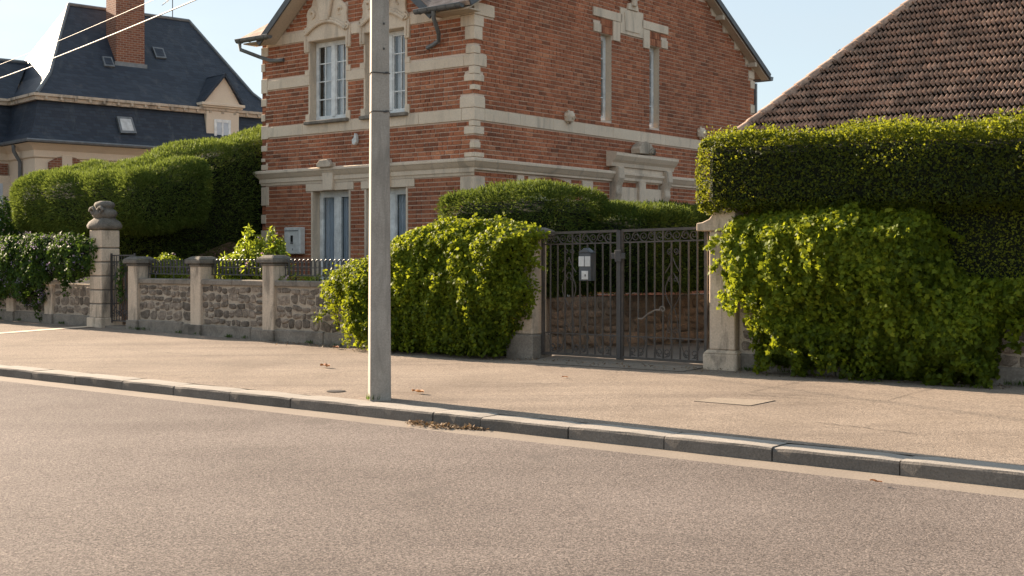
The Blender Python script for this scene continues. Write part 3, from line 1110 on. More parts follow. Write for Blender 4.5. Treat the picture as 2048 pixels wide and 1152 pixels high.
def leaf_gate(u0, u1, zl, zr, hinge_left, seed):
    zb0 = .275
    w = u1 - u0
    zt = lambda u: zl + (zr - zl) * (u - u0) / w
    fb = MB()
    for uu in (u0, u1):
        fb.box(uu - .02, uu + .02, GV - .02, GV + .02, zb0 - .03, zt(uu))
    fb.tube([(u0, GV, zl), (u1, GV, zr)], .024, 4)
    fb.tube([(u0, GV, zl - .155), (u1, GV, zr - .155)], .013, 4)
    fb.tube([(u0, GV, zb0), (u1, GV, zb0)], .024, 4)
    fb.tube([(u0, GV, .56), (u1, GV, .56)], .010, 4)
    lf = part(G, 'gate_leaf', fb, M['iron'])
    nb = 10
    for k in range(1, nb):
        uu = u0 + w * k / nb
        mb = MB().tube([(uu, GV, zb0 + .02), (uu, GV, zt(uu) - .02 if k % 5 in (0, 4) else zt(uu) - .155)], .0125, 6)
        part(lf, 'bar', mb, M['iron'])
    # frieze of scrolls
    k = 0
    uu = u0 + .09
    while uu < u1 - .07:
        s = 1 if k % 2 else -1
        c = (uu, zt(uu) - .082)
        mb = MB().tube(spiral(c, .062, .014, 1.4, pi / 2 if s > 0 else -pi / 2, s, GV), .006, 5)
        if k % 2 == 0 and uu + .25 < u1:
            mb.tube([(uu + .02 + .21 * t, GV, zt(uu) - .082 + .062 * cos(pi * (t * 2 - 1))) for t in [x / 12 for x in range(13)]], .006, 5)
        part(lf, 'scroll', mb, M['iron'])
        uu += .125
        k += 1
    # bottom scrolls
    uu = u0 + w * .14
    for j in range(3):
        c = u0 + w * (.18 + .32 * j)
        mb = MB()
        for s in (-1, 1):
            mb.tube(spiral((c + s * .055, .37), .055, .012, 1.25, -pi / 2, s, GV), .007, 5)
            mb.tube([(c + s * (.02 + .13 * t), GV, .31 + .22 * t * t) for t in [x / 10 for x in range(11)]], .0065, 5)
            mb.tube(spiral((c + s * .125, .545), .03, .008, 1.2, 0 if s > 0 else pi, s, GV), .006, 5)
        part(lf, 'bottom_scroll', mb, M['iron'])
    # lyre in the middle
    c = u0 + w * (.68 if hinge_left else .62) if not hinge_left else u0 + w * .36
    mb = MB()
    for s in (-1, 1):
        pts = [(c + s * .10 * sin(pi * t) ** .8, GV - .012, 1.02 + .62 * t) for t in [x / 16 for x in range(17)]]
        mb.tube([(c + s * (.012 + .10 * (sin(pi * min(1, t * 1.0)) ** 1.1)), GV - .012, .95 + .45 * t) for t in [x / 14 for x in range(15)]], .0075, 5)
        mb.tube([(c + s * (.11 * (1 - t) ** 1.4 + .004), GV - .012, 1.40 + .2 * t) for t in [x / 10 for x in range(11)]], .0075, 5)
        mb.tube(spiral((c + s * .04, 1.32), .036, .008, 1.3, pi / 2, -s, GV - .012), .006, 5)
        mb.tube(spiral((c + s * .045, 1.68), .042, .01, 1.3, -pi / 2, s, GV - .012), .0065, 5)
        mb.tube([(c + s * (.01 + .09 * t), GV - .012, .95 - .42 * t * t) for t in [x / 10 for x in range(11)]], .006, 5)
        mb.tube(spiral((c + s * .05, .66), .045, .01, 1.2, pi / 2, s, GV - .012), .006, 5)
    part(lf, 'lyre_scroll', mb, M['iron'])
    return lf


lfL = leaf_gate(-10.43, -9.185, 1.935, 1.953, True, 1)
lfR = leaf_gate(-9.125, -7.86, 1.954, 1.975, False, 2)
mb = MB()
mb.box(-9.185, -9.13, GV - .035, GV - .02, .26, 1.96)
part(lfL, 'closing_strip', mb, M['irondark'])
mb = MB()
mb.box(-9.27, -9.05, GV - .05, GV - .03, 1.58, 1.66)
mb.box(-9.21, -9.11, GV - .055, GV - .028, 1.54, 1.70)
part(lfL, 'lock_plate', mb, M['irondark'], bevel=.006)
mb = MB()
mb.tube([(-8.85, GV - .04, .80), (-8.78, GV - .05, .80), (-8.7, GV - .05, .86), (-8.58, GV - .05, .92), (-8.5, GV - .05, .92)], .011, 6)
mb.tube(spiral((-8.47, .93), .045, .012, 1.1, pi, -1, GV - .05), .009, 6)
part(lfR, 'latch_arm', mb, plain('worn_iron', (0.16, 0.14, 0.12), 0.5))

T = thing('letterbox', 'grey letterbox with pale labels hung on the left leaf of the driveway gate', 'letterbox', (-9.7, GV - .1, 1.3))
lu0, lz1 = fr(1158, 497, GV - .08)
lu1, lz0 = fr(1188, 562, GV - .08)
lu0 += .03
lu1 -= .02
lz1 -= .06
mb = MB().box(lu0, lu1, GV - .13, GV - .02, lz0, lz1)
mb.prism([(lu0 - .01, lz1 + .002), (lu1 + .01, lz1 + .002), ((lu0 + lu1) / 2, lz1 + .07)], 1, GV - .14, GV - .015)
part(T, 'box_body', mb, M['pvcblue'], bevel=.006)
h = lz1 - lz0
for a, b in ((.02, .47), (.53, .98)):
    mb = MB().box(lu0 + (lu1 - lu0) * a, lu0 + (lu1 - lu0) * b, GV - .139, GV - .129, lz0 + h * .52, lz0 + h * .88)
    part(T, 'name_plate', mb, M['paper'], bevel=.002)
mb = MB().box(lu0 + .05, lu1 - .04, GV - .138, GV - .129, lz0 + .02, lz0 + h * .36)
pl = part(T, 'lock_panel', mb, M['paper'], bevel=.002, label='pale lower panel with a keyhole')
mb = MB().box(lu0 + .105, lu0 + .12, GV - .142, GV - .137, lz0 + .06, lz0 + .09)
part(pl, 'keyhole', mb, M['blade_dark'])

# small pedestrian gate
T = thing('pedestrian_gate', 'narrow dark wrought iron gate between the finial pillar and the short pier', 'gate', (-20.36, V_W + .08, .3))
pv = V_W + .1
fb = MB()
for uu in (-20.73, -19.99):
    fb.box(uu - .015, uu + .015, pv - .015, pv + .015, .36, 1.68)
for z in (.40, 1.64):
    fb.tube([(-20.73, pv, z), (-19.99, pv, z)], .016, 4)
f = part(T, 'gate_frame', fb, M['irondark'])
for k in range(1, 9):
    uu = -20.73 + .74 * k / 9
    part(f, 'bar', MB().tube([(uu, pv, .4), (uu + (.03 if k % 2 else -.03), pv, 1.2), (uu, pv, 1.64)], .009, 5), M['irondark'])
for k in range(3):
    c = -20.6 + .24 * k
    mb = MB()
    for s in (-1, 1):
        mb.tube(spiral((c + s * .06, .56), .06, .015, 1.3, -pi / 2, s, pv - .012), .008, 5)
        mb.tube(spiral((c + s * .05, 1.48), .05, .012, 1.2, pi / 2, -s, pv - .012), .008, 5)
        mb.tube([(c + s * .1 * sin(t * pi), pv - .012, .62 + .7 * t) for t in [x / 10 for x in range(11)]], .007, 5)
    part(f, 'scroll', mb, M['irondark'])
struct('gate_threshold', MB().box(-20.76, -19.97, V_W - .05, V_W + .35, .1, zwall(-20.3) + .03), M['gutter'])

# iron railings on the garden wall
rails = [(-19.67, -18.14, 'iron railing with small hoops between the first two piers right of the small gate'),
         (-17.82, -16.22, 'iron railing with small hoops in front of the tall yellow-green shrub'),
         (-15.90, -14.22, 'iron railing with small hoops beside the ground floor window, running into the creeper')]
for a, b, lab in rails:
    rv = V_W + .17
    T = thing('iron_railing', lab, 'railing', ((a + b) / 2, rv, 1.22), group='iron railings on the garden wall')
    n = 16
    st = (b - a) / n
    for z in (1.30, 1.43):
        part(T, 'rail', MB().tube([(a, rv, z), (b, rv, z)], .011, 4), M['irondark'])
    for k in range(n):
        x0 = a + st * k + st * .14
        x1 = a + st * (k + 1) - st * .14
        r = (x1 - x0) / 2
        pts = [(x0, rv, 1.30), (x0, rv, 1.52)] + [(x0 + r - r * cos(t), rv, 1.52 + r * 1.2 * sin(t)) for t in [pi * j / 6 for j in range(1, 6)]] + [(x1, rv, 1.52), (x1, rv, 1.30)]
        part(T, 'hoop', MB().tube(pts, .0095, 5), M['irondark'])
    for k in (0.15, .5, .85):
        x = a + (b - a) * k
        part(T, 'foot', MB().tube([(x, rv, 1.2), (x, rv, 1.31)], .012, 5), M['irondark'])

# ------------------------------------------------------------------ brick house
HV, HU0, HU1, HV1 = 18.39, -21.60, -15.45, 29.87
ZG, ZE = 0.1, 6.42
GC, GH, GS = -18.69, 2.42, 0.83              # front gable: centre, half span, slope
RM, RS = (HV - .45 + HV1 + .45) / 2, 0.56     # main roof: ridge, slope
H = thing('brick_house', 'red brick house with cream stone bands, quoins and tall white windows, behind the hedges', 'house', (HU1, HV, ZG))
fF = lambda a, d, z: (a, HV + d, z)           # front face: a=u, d=depth into the wall
fS = lambda a, d, z: (HU1 - d, a, z)          # side face: a=v


def frontzmax(u):
    return max(ZE, ZE + GS * (GH - abs(u - GC))) if abs(u - GC) < GH else ZE


def sidezmax(v):
    return ZE + .05 + RS * (RM - HV + .3 - abs(v - RM)) - .12


WIN_F = [(-20.05, -18.95, 4.52, 6.22), (-18.38, -17.26, 4.52, 6.22), (-19.97, -18.87, .42, 3.02), (-18.36, -17.24, .42, 3.02)]
WIN_S = [(22.71, 23.13, 4.62, 6.52), (24.71, 25.14, 4.62, 6.52)]
ARCH = (19.95, 21.75, .5, 3.1)
# stone pieces on the walls as rectangles (a0, a1, z0, z1): front
stF = []
for z0, z1 in ((5.30, 5.50), (4.25, 4.48), (6.26, 6.47)):
    stF.append((HU0 + .1, HU1 - .1, z0, z1))
corner = [(6.28, 6.52, .33, .60), (6.06, 6.275, .33, .27), (5.80, 6.055, .22, .23), (5.53, 5.68, .20, .17), (5.295, 5.525, .24, .36), (5.14, 5.29, .12, .17), (5.00, 5.135, .24, .28), (4.83, 4.93, .10, .17),
          (4.49, 4.71, .35, .31), (4.245, 4.485, .3, .3), (4.13, 4.24, .12, .17), (3.98, 4.125, .24, .28), (3.71, 3.83, .10, .17), (3.54, 3.63, .24, .28), (2.9, 3.16, .34, .3), (2.5, 2.78, .2, .2), (2.0, 2.3, .34, .3), (1.5, 1.8, .2, .2), (.9, 1.3, .34, .3), (.1, .6, .34, .3)]
leftc = [(6.05, 6.26, .20), (5.72, 5.9, .10), (5.24, 5.56, .18), (4.95, 5.12, .15), (4.62, 4.78, .10), (4.22, 4.52, .2), (3.95, 4.08, .16), (3.72, 3.8, .1), (3.54, 3.66, .18), (2.75, 3.16, .22), (2.35, 2.55, .12), (1.8, 2.2, .22), (1.2, 1.5, .12), (.6, 1.0, .22)]
jamb = []
for a0, a1, z0, z1 in WIN_F[:2]:
    jamb += [(a0 - .16, a0, 6.02, 6.26), (a1, a1 + .14, 6.0, 6.26), (a0 - .15, a0, 5.5, 5.62), (a1, a1 + .14, 5.5, 5.62), (a0 - .13, a0, 4.48, 4.68), (a1, a1 + .13, 4.48, 4.68), (a0, a1, 4.48, 4.52)]
lint = [(-20.17, -18.72, 3.02, 3.19), (-18.50, -17.0, 3.02, 3.19)]
hoods = []
for k, (a0, a1, z0, z1) in enumerate(WIN_F[:2]):
    c = (a0 + a1) / 2
    hoods.append(c)
exF = [(a0 - .055, a1 + .055, z0, z1) for a0, a1, z0, z1 in WIN_F] + stF + jamb + lint
exF += [(HU1 - f_, HU1, z0, z1) for z0, z1, f_, s_ in corner] + [(HU0, HU0 + w, z0, z1) for z0, z1, w in leftc]
exF += [(HU0, HU1, 3.18, 3.54)]
for c in hoods:
    exF += [(c - .69, c + .69, 6.22, 6.5), (c - .60, c + .60, 6.5, 6.92), (c - .43, c + .43, 6.92, 7.15), (c - .25, c + .25, 7.15, 7.4)]
exS = [(a0, a1, z0, z1) for a0, a1, z0, z1 in WIN_S] + [(HV, HV + s_, z0, z1) for z0, z1, f_, s_ in corner]
exS += [(HV, HV1, 4.25, 4.48), (HV, HV1, 3.275, 3.54)]
# the stepped lintel over the two narrow lights, read on the wall plane


def sidebox(x0, y0, x1, y1):
    a, b = sd_(x0, y0, HU1), sd_(x1, y1, HU1)
    return (min(a[0], b[0]), max(a[0], b[0]), min(a[1], b[1]), max(a[1], b[1]))


wl_, wr_ = WIN_S[0], WIN_S[1]
side_st = [(wl_[0] - .32, 23.52, 6.86, 7.06), (24.33, wr_[1] + .36, 6.86, 7.06), (23.45, 24.4, 6.62, 7.2), (wl_[0] - .30, wl_[0] - .02, 6.52, 6.72), (wl_[1] + .03, 23.44, 6.42, 6.855), (24.41, wr_[0] - .03, 6.42, 6.855), (wr_[1] + .06, wr_[1] + .34, 6.52, 6.72)]
exS += side_st
sold = [(wl_[0] - .01, wl_[1] + .02, 6.525, 6.85), (wr_[0] - .02, wr_[1] + .05, 6.525, 6.85)]
exS += sold
PED = (22.95, 25.55, 2.4, 3.95)
am0 = (ARCH[0] + ARCH[1]) / 2
exS += [(PED[0] + .1, PED[1] - .15, 2.4, 3.92)]
exS += [(ARCH[0], ARCH[1], ARCH[2], ARCH[3]), (am0 - .75, am0 + .75, 3.05, 3.21), (ARCH[0] - .24, ARCH[0] - .02, 2.55, 3.25)]
# stepped stones under the right verge of the side gable
steps = []
z = 6.30
for k in range(9):
    vv = HV1 - max(0, (z + .12 - 6.72) / RS) if z > 6.6 else HV1
    steps.append((max(vv - .42, HV1 - .3 if k < 1 else 0), vv, z, z + .2))
    z += .335
rq = [(6.05, 6.25, .2), (5.4, 5.62, .2), (5.0, 5.15, .12), (4.6, 4.8, .2)]
exS += [(HV1 - w, HV1, z0, z1) for z0, z1, w in rq]
exS += [(a - .01, b + .3, z0, z1) for a, b, z0, z1 in steps]


def backing(fn, a0, a1, z0, z1, holes, zmax, name):
    A = sorted({a0, a1, *[h[0] for h in holes], *[h[1] for h in holes], *np.linspace(a0, a1, 25)})
    A = [x for x in A if a0 <= x <= a1]
    Z = sorted({z0, z1, *[h[2] for h in holes], *[h[3] for h in holes], ZE - .05})
    mb = MB(fn)
    for x0, x1 in zip(A, A[1:]):
        for y0, y1 in zip(Z, Z[1:]):
            cx, cy = (x0 + x1) / 2, (y0 + y1) / 2
            if any(h[0] < cx < h[1] and h[2] < cy < h[3] for h in holes):
                continue
            t0, t1 = min(y1, zmax(x0)), min(y1, zmax(x1))
            if t0 <= y0 + 1e-4 and t1 <= y0 + 1e-4:
                continue
            mb.face([mb.v((x0, .012, y0)), mb.v((x1, .012, y0)), mb.v((x1, .012, max(t1, y0))), mb.v((x0, .012, max(t0, y0)))])
    return part(H, name, mb, M['bmortar'], recalc=False)


backing(fF, HU0, HU1 - .005, ZG, 9, WIN_F, frontzmax, 'front_mortar_bed')
backing(fS, HV + .005, HV1, ZG, 10.5, WIN_S + [ARCH], sidezmax, 'side_mortar_bed')
mb = MB()
mb.box(HU0, HU0 + .2, HV + .25, HV1, ZG, ZE)
mb.box(HU0, HU1 - .25, HV1 - .2, HV1, ZG, ZE)
part(H, 'rear_walls', mb, M['bmortar'])


def free(a0, a1, cuts):
    iv = [(a0, a1)]
    for c0, c1 in cuts:
        nv = []
        for x0, x1 in iv:
            if c1 <= x0 or c0 >= x1:
                nv.append((x0, x1))
                continue
            if c0 > x0:
                nv.append((x0, c0))
            if c1 < x1:
                nv.append((c1, x1))
        iv = nv
    return iv


def project(p):
    w = ROAD.w(p)
    return 1024 + F * w.x / w.y, HOR - F * (w.z - EYE) / w.y, w.y


BR = []                                        # all bricks: (face, a0, a1, z0, z1)
ROWH, BH, J = 0.0880, 0.0690, 0.0170
for face, a0, a1, ex, zm in (('F', HU0 + .002, HU1 - .002, exF, frontzmax), ('S', HV + .002, HV1 - .002, exS, sidezmax)):
    row = 0
    z = ZG
    while z < 10:
        zc = z + BH / 2
        cuts = [(e[0] - J * .6, e[1] + J * .6) for e in ex if e[2] < z + BH * .75 and e[3] > z + BH * .25]
        lo, hi = a0, a1
        if face == 'F' and z + BH > ZE - .02:
            k = GH - (z + BH - ZE + .08) / GS
            if k < .1:
                break
            lo, hi = GC - k, GC + k
        if face == 'S' and z + BH > sidezmax(a0 + .05):
            k = (sidezmax(RM) - z - BH) / RS
            if k < .1:
                break
            lo, hi = max(a0, RM - k), min(a1, RM + k)
        for x0, x1 in free(lo, hi, cuts):
            a = x0
            kk = random.randrange(2) if x0 > a0 + .01 else row % 2
            while a < x1 - .012:
                w = .225 if kk % 2 == 0 else .106
                if random.random() < .22:
                    w = .225 if w < .2 else .106
                b = min(a + w, x1)
                if x1 - b < .04:
                    b = x1
                BR.append((face, a, b, z, z + BH))
                a = b + J
                kk += 1
        z += ROWH
        row += 1
scored = []
for i, (f, a0, a1, z0, z1) in enumerate(BR):
    fn = fF if f == 'F' else fS
    p, q = project(fn(a0, 0, z0)), project(fn(a1, 0, z1))
    cx, cy = (p[0] + q[0]) / 2, (p[1] + q[1]) / 2
    ok = 5 < cy < 350 and not 728 < cx < 790 and cx > 530 and abs(a1 - a0 - .225) < .003
    scored.append((abs((q[0] - p[0]) * (q[1] - p[1])) if ok else 0, i))
best = {i for s_, i in sorted(scored, reverse=True)[:300]}
tplb = {}
for f in 'FS':
    for k in range(3):
        mb = MB()
        j = [(random.uniform(-.0025, .0025)) for _ in range(8)]
        if f == 'F':
            mb.box(-.1125, .1125, -.004, .014, -BH / 2, BH / 2)
        else:
            mb.box(-.014, .004, -.1125, .1125, -BH / 2, BH / 2)
        me = mb.mesh('brick', bevel=.004)
        me.materials.append(M['brick'])
        tplb[f, k] = me
mbF, mbS = MB(fF), MB(fS)
for i, (f, a0, a1, z0, z1) in enumerate(BR):
    if i in best:
        c = (fF if f == 'F' else fS)((a0 + a1) / 2, random.uniform(-.003, .003), (z0 + z1) / 2)
        piece(H, 'brick', tplb[f, random.randrange(3)], c, (0, random.uniform(-.004, .004) if f == 'F' else 0, 0), (1, 1, 1))
        continue
    m_ = mbF if f == 'F' else mbS
    d = random.uniform(-.007, -.001)
    q = [m_.v(p) for p in ((a0, d, z0), (a1, d, z0), (a1, d, z1), (a0, d, z1), (a0, .014, z0), (a1, .014, z0), (a1, .014, z1), (a0, .014, z1))]
    for fc in ((0, 1, 2, 3), (0, 4, 5, 1), (1, 5, 6, 2), (2, 6, 7, 3), (3, 7, 4, 0)):
        m_.face([q[k] for k in fc])
    t = random.betavariate(2, 2)
    m_.tint += [t] * 5
part(H, 'front_brickwork', mbF, M['brickmass'], kind='stuff')
part(H, 'side_brickwork', mbS, M['brickmass'], kind='stuff')

PR = .022                                      # stone stands proud of the brick
for z0, z1, wf, ws in corner:
    mb = MB().box(HU1 - wf, HU1 + PR, HV - PR, HV + .03, z0 + .003, z1 - .003)
    mb2 = MB()
    poly = [(HU1 - wf, HV - PR), (HU1 + PR, HV - PR), (HU1 + PR, HV + ws), (HU1 - .03, HV + ws), (HU1 - .03, HV + .03), (HU1 - wf, HV + .03)]
    mb2.prism(poly, 2, z0 + .003, z1 - .003)
    part(H, 'quoin_stone', mb2, M['stone'], bevel=.006)
for z0, z1, w in leftc:
    part(H, 'quoin_stone', MB().box(HU0 - PR, HU0 + w, HV - PR, HV + .25, z0 + .003, z1 - .003), M['stone'], bevel=.006)
for z0, z1, w in rq:
    part(H, 'quoin_stone', MB().box(HU1 - .03, HU1 + PR, HV1 - w, HV1 + PR, z0, z1), M['stone'], bevel=.006)
part(H, 'left_edge_stone', MB().box(HU0 - .003, HU0 + .1, HV - .001, HV + .2, ZG, 6.4), M['brickmass'])


def strip(fn, a0, a1, z0, z1, cuts, name='stone_band', d0=-PR):
    for x0, x1 in free(a0, a1, cuts):
        if x1 - x0 > .03:
            k = max(1, round((x1 - x0) / 1.1))
            for i in range(k):
                part(H, name, MB(fn).box(x0 + (x1 - x0) * i / k + .002, x0 + (x1 - x0) * (i + 1) / k - .002, d0, .03, z0, z1), M['stone'], bevel=.005)


wc = [(w[0] - .003, w[1] + .003) for w in WIN_F[:2]]
strip(fF, HU0 + .19, HU1 - .245, 5.30, 5.50, wc)
strip(fF, HU0 + .2, HU1 - .305, 4.25, 4.478, [])
strip(fF, HU0 + .2, HU1 - .335, 6.262, 6.47, [(c - .70, c + .70) for c in hoods])
strip(fS, HV + .305, HV1 - .02, 4.25, 4.48, [])
for a0, a1, z0, z1 in jamb:
    part(H, 'jamb_stone', MB(fF).box(a0 + .002, a1 - .002, -PR - .002, .03, z0 + .002, z1 - .002), M['stone'], bevel=.006)
for a0, a1, z0, z1 in lint:
    part(H, 'lintel', MB(fF).box(a0, a1, -PR, .03, z0, z1 - .012), M['stone'], bevel=.006)
for a0, a1, z0, z1 in side_st:
    part(H, 'lintel_stone', MB(fS).box(a0, a1, -.03, .03, z0 + .002, z1 - .002), M['stone'], bevel=.008)
for a, b, z0, z1 in steps:
    if b > RM:
        part(H, 'verge_stone', MB(fS).box(a, b, -PR, .03, z0, z1), M['stone'], bevel=.006)
        part(H, 'verge_stone', MB(fS).box(a + .2, b, -PR, .03, z0 + .203, z0 + .333), M['stone'], bevel=.006)
for (a0, a1, z0, z1) in sold:                  # soldier bricks over the narrow lights
    n = 6
    for k in range(n):
        x0 = a0 + (a1 - a0) * k / n + .004
        x1 = a0 + (a1 - a0) * (k + 1) / n - .004
        for zz in (0, 1):
            part(H, 'soldier_brick', MB(fS).box(x0, x1, -.012, .02, z0 + (z1 - z0) * zz / 2 + .005, z0 + (z1 - z0) * (zz + 1) / 2 - .005), M['brick'])

# cornice wrapping the corner


def cornice_profile(mb, fn, a0, a1, m0, m1, zl=3.185):
    pr = [(.03, zl), (-.02, zl), (-.03, max(zl, 3.235) + .005), (-.05, max(zl, 3.235) + .012), (-.05, 3.33), (-.08, 3.36), (-.13, 3.43), (-.15, 3.45), (-.15, 3.495), (-.10, 3.515), (.03, 3.535)]
    A = [mb.v((a0 + (d if m0 else 0), d, z)) for d, z in pr]
    B = [mb.v((a1 - (d if m1 else 0), d, z)) for d, z in pr]
    for k in range(len(pr) - 1):
        mb.face((A[k], B[k], B[k + 1], A[k + 1]))
    mb.face(A)
    mb.face(B[::-1])


mb = MB(fF)
cornice_profile(mb, fF, HU0, HU1, 1, 1)
part(H, 'cornice', mb, M['stone'])
mb = MB(fS)
cornice_profile(mb, fS, HV + .001, HV1, 1, 0, 3.28)
part(H, 'cornice', mb, M['stone'])
for x in ((-19.42), (-17.78)):                 # keystone consoles under the cornice
    mb = MB(fF)
    mb.prism([(-.14, 3.02), (.14, 3.02), (.17, 3.50), (.17, 3.60), (-.17, 3.60), (-.17, 3.50)], 1, -.1, .0)
    mb.V = [(p[0] + x, p[1], p[2]) for p in mb.V]
    k_ = part(H, 'keystone', mb, M['stone'], bevel=.012)
    mb = MB(fF)
    mb.prism([(x - .2, 3.50), (x + .2, 3.50), (x + .22, 3.56), (x + .12, 3.66), (x - .12, 3.66), (x - .22, 3.56)], 1, -.22, -.102)
    part(k_, 'keystone_head', mb, M['stone2'], bevel=.012)


# windows
def window(fn, a0, a1, z0, z1, cols, rows, split, cur, rec=.17, fw=.055, name='window', sillp=True):
    sv = MB(fn)
    for x0, x1 in ((a0, a0 + .001), (a1 - .001, a1)):
        pass
    RVD = .0135 if fn is fS else -.004
    rv = MB(fn)
    rv.box(a0 - .05, a0 - .001, RVD, rec + .1, z0, z1)
    rv.box(a1 + .001, a1 + .05, RVD, rec + .1, z0, z1)
    rv.box(a0 - .05, a1 + .05, .013, rec + .1, z1 + .001, z1 + .06)
    part(H, 'window_reveal', rv, M['stone'])
    rm = MB(fn)
    rm.face([rm.v(p) for p in ((a0, .6, z0), (a1, .6, z0), (a1, .6, z1), (a0, .6, z1))])
    for x in (a0 - .002, a1 + .002):
        rm.face([rm.v(p) for p in ((x, .28, z0), (x, .6, z0), (x, .6, z1), (x, .28, z1))])
    fm = MB(fn)
    d0, d1 = rec, rec + .06
    fm.box(a0, a0 + fw, d0, d1, z0, z1)
    fm.box(a1 - fw, a1, d0, d1, z0, z1)
    fm.box(a0 + fw, a1 - fw, d0, d1, z1 - fw * 1.3, z1)
    fm.box(a0 + fw, a1 - fw, d0, d1, z0, z0 + fw * 1.6)
    inner = [(a0 + fw, a1 - fw)]
    if split:
        c = (a0 + a1) / 2
        fm.box(c - fw * .95, c + fw * .95, d0 - .012, d1, z0 + fw * 1.6, z1 - fw * 1.3)
        inner = [(a0 + fw, c - fw * .95), (c + fw * .95, a1 - fw)]
    zz0, zz1 = z0 + fw * 1.6, z1 - fw * 1.3
    wn_ = part(H, name, fm, M['pvc'], bevel=.006)
    part(wn_, 'room', rm, M['dark'], recalc=False)
    for x0, x1 in inner:
        s = .028
        sm = MB(fn)
        sm.box(x0, x0 + s, d0 + .005, d1 - .005, zz0, zz1)
        sm.box(x1 - s, x1, d0 + .005, d1 - .005, zz0, zz1)
        sm.box(x0 + s, x1 - s, d0 + .005, d1 - .005, zz1 - s, zz1)
        sm.box(x0 + s, x1 - s, d0 + .005, d1 - .005, zz0, zz0 + s)
        for i in range(1, cols):
            x = x0 + (x1 - x0) * i / cols
            sm.box(x - .011, x + .011, d0 + .012, d1 - .01, zz0 + s, zz1 - s)
        for j in range(1, rows):
            z = zz0 + (zz1 - zz0) * j / rows
            sm.box(x0 + s, x1 - s, d0 + .014, d1 - .012, z - .011, z + .011)
        part(wn_, 'sash', sm, M['pvc'])
        for i in range(cols):
            for j in range(rows):
                xa, xb = x0 + (x1 - x0) * i / cols, x0 + (x1 - x0) * (i + 1) / cols
                za, zb_ = zz0 + (zz1 - zz0) * j / rows, zz0 + (zz1 - zz0) * (j + 1) / rows
                tl = random.uniform(-.004, .004)
                pm = MB(fn)
                pm.face([pm.v(p) for p in ((xa, d0 + .03 + tl, za), (xb, d0 + .03 - tl, za), (xb, d0 + .03 - tl, zb_), (xa, d0 + .03 + tl, zb_))])
                part(wn_, 'pane', pm, M['glass'], recalc=False)
    if cur:
        cm = MB(fn)
        for k, (x0, x1) in enumerate(inner):
            if cur == 'net':
                rng_ = [(x0 + (x1 - x0) * (.42 if k == 0 else .12), x1 if k == 0 else x0 + (x1 - x0) * .55)]
            else:
                rng_ = [(x0, x1)]
            for c0, c1 in rng_:
                m = 40
                pts = [(c0 + (c1 - c0) * i / m, rec + .095 + .018 * sin(i * 1.9) + .010 * sin(i * .8 + k)) for i in range(m + 1)]
                for (xa, da), (xb, db) in zip(pts, pts[1:]):
                    cm.face([cm.v(p) for p in ((xa, da, z0), (xb, db, z0), (xb, db, z1), (xa, da, z1))])
        part(wn_, 'curtain', cm, M['curtain'] if cur == 'net' else M['curtain2'], recalc=False)
    if sillp:
        sm = MB(fn)
        sm.box(a0 - .1, a1 + .1, -.11, rec + .02, z0 - .075, z0 - .002)
        part(wn_, 'sill', sm, M['plinth'], bevel=.01)
    return wn_


for w in WIN_F[:2]:
    window(fF, *w, 2, 4, True, 'net')
for w in WIN_F[2:]:
    window(fF, *w, 1, 1, True, 'full', fw=.08, sillp=False, rec=.2)
for w in WIN_S:
    window(fS, *w, 1, 4, False, None, rec=.16, fw=.06, sillp=False)

# carved hoods over the upper windows
for c in hoods:
    mb = MB(fF)
    hf = [(.565, 6.225), (.57, 6.0), (.70, 6.0), (.715, 6.36), (.70, 6.47), (.62, 6.56), (.60, 6.70), (.625, 6.80), (.58, 6.90), (.46, 6.98), (.42, 7.1), (.30, 7.2), (.2, 7.36)]
    out = hf + [(0, 7.42)] + [(-x, z) for x, z in hf[::-1]]
    mb.prism([(c + x, z) for x, z in out], 1, -.05, .02)
    hd = part(H, 'window_hood', mb, M['stone'], bevel=.012)
    mb = MB(fF)
    arc = []
    for k in range(13):
        t = -1 + 2 * k / 12
        arc.append((c + .60 * t, -.085, 6.60 - .22 * t * t))
    mb.tube(arc, .038, 8)
    mb.tube([(a, d + .02, z + .06) for a, d, z in arc], .028, 8)
    part(hd, 'arched_moulding', mb, M['stone'], smooth=True)
    mb = MB(fF)
    mb.prism([(c - .12, 6.60), (c + .12, 6.60), (c + .24, 7.10), (c - .24, 7.10)], 1, -.13, -.052)
    mb.prism([(c - .2, 7.142), (c + .2, 7.142), (c + .22, 7.2), (c - .22, 7.2)], 1, -.17, -.052)
    part(hd, 'keystone', mb, M['stone'], bevel=.02)
    mb = MB(fF)
    for s in (-1, 1):
        mb.tube([(p[0], -.07, p[2]) for p in spiral((c + s * .63, 6.44), .07, .02, 1.4, pi / 2, s, 0)], .026, 6)
        mb.tube([(p[0], -.06, p[2]) for p in spiral((c + s * .43, 6.80), .10, .03, .75, -pi / 2, -s, 0)], [.012 + .028 * sin(pi * min(1, k_ / 13)) for k_ in range(14)][:len(spiral((c + s * .43, 6.80), .10, .03, .75, -pi / 2, -s, 0))], 6)
        mb.tube([(c + s * (.64 - .01 * t), -.055, 6.34 - .3 * t) for t in [x / 6 for x in range(7)]], .022, 6)
        for k in range(4):
            mb.tube([(c + s * (.05 + .07 * k), -.1, 7.22), (c + s * (.09 + .09 * k), -.12, 7.3 + .05 * k), (c + s * (.14 + .1 * k), -.08, 7.42 - .04 * k)], [.03, .042, .015], 6)
    part(hd, 'carving', mb, M['stone'], smooth=True, kind='stuff')

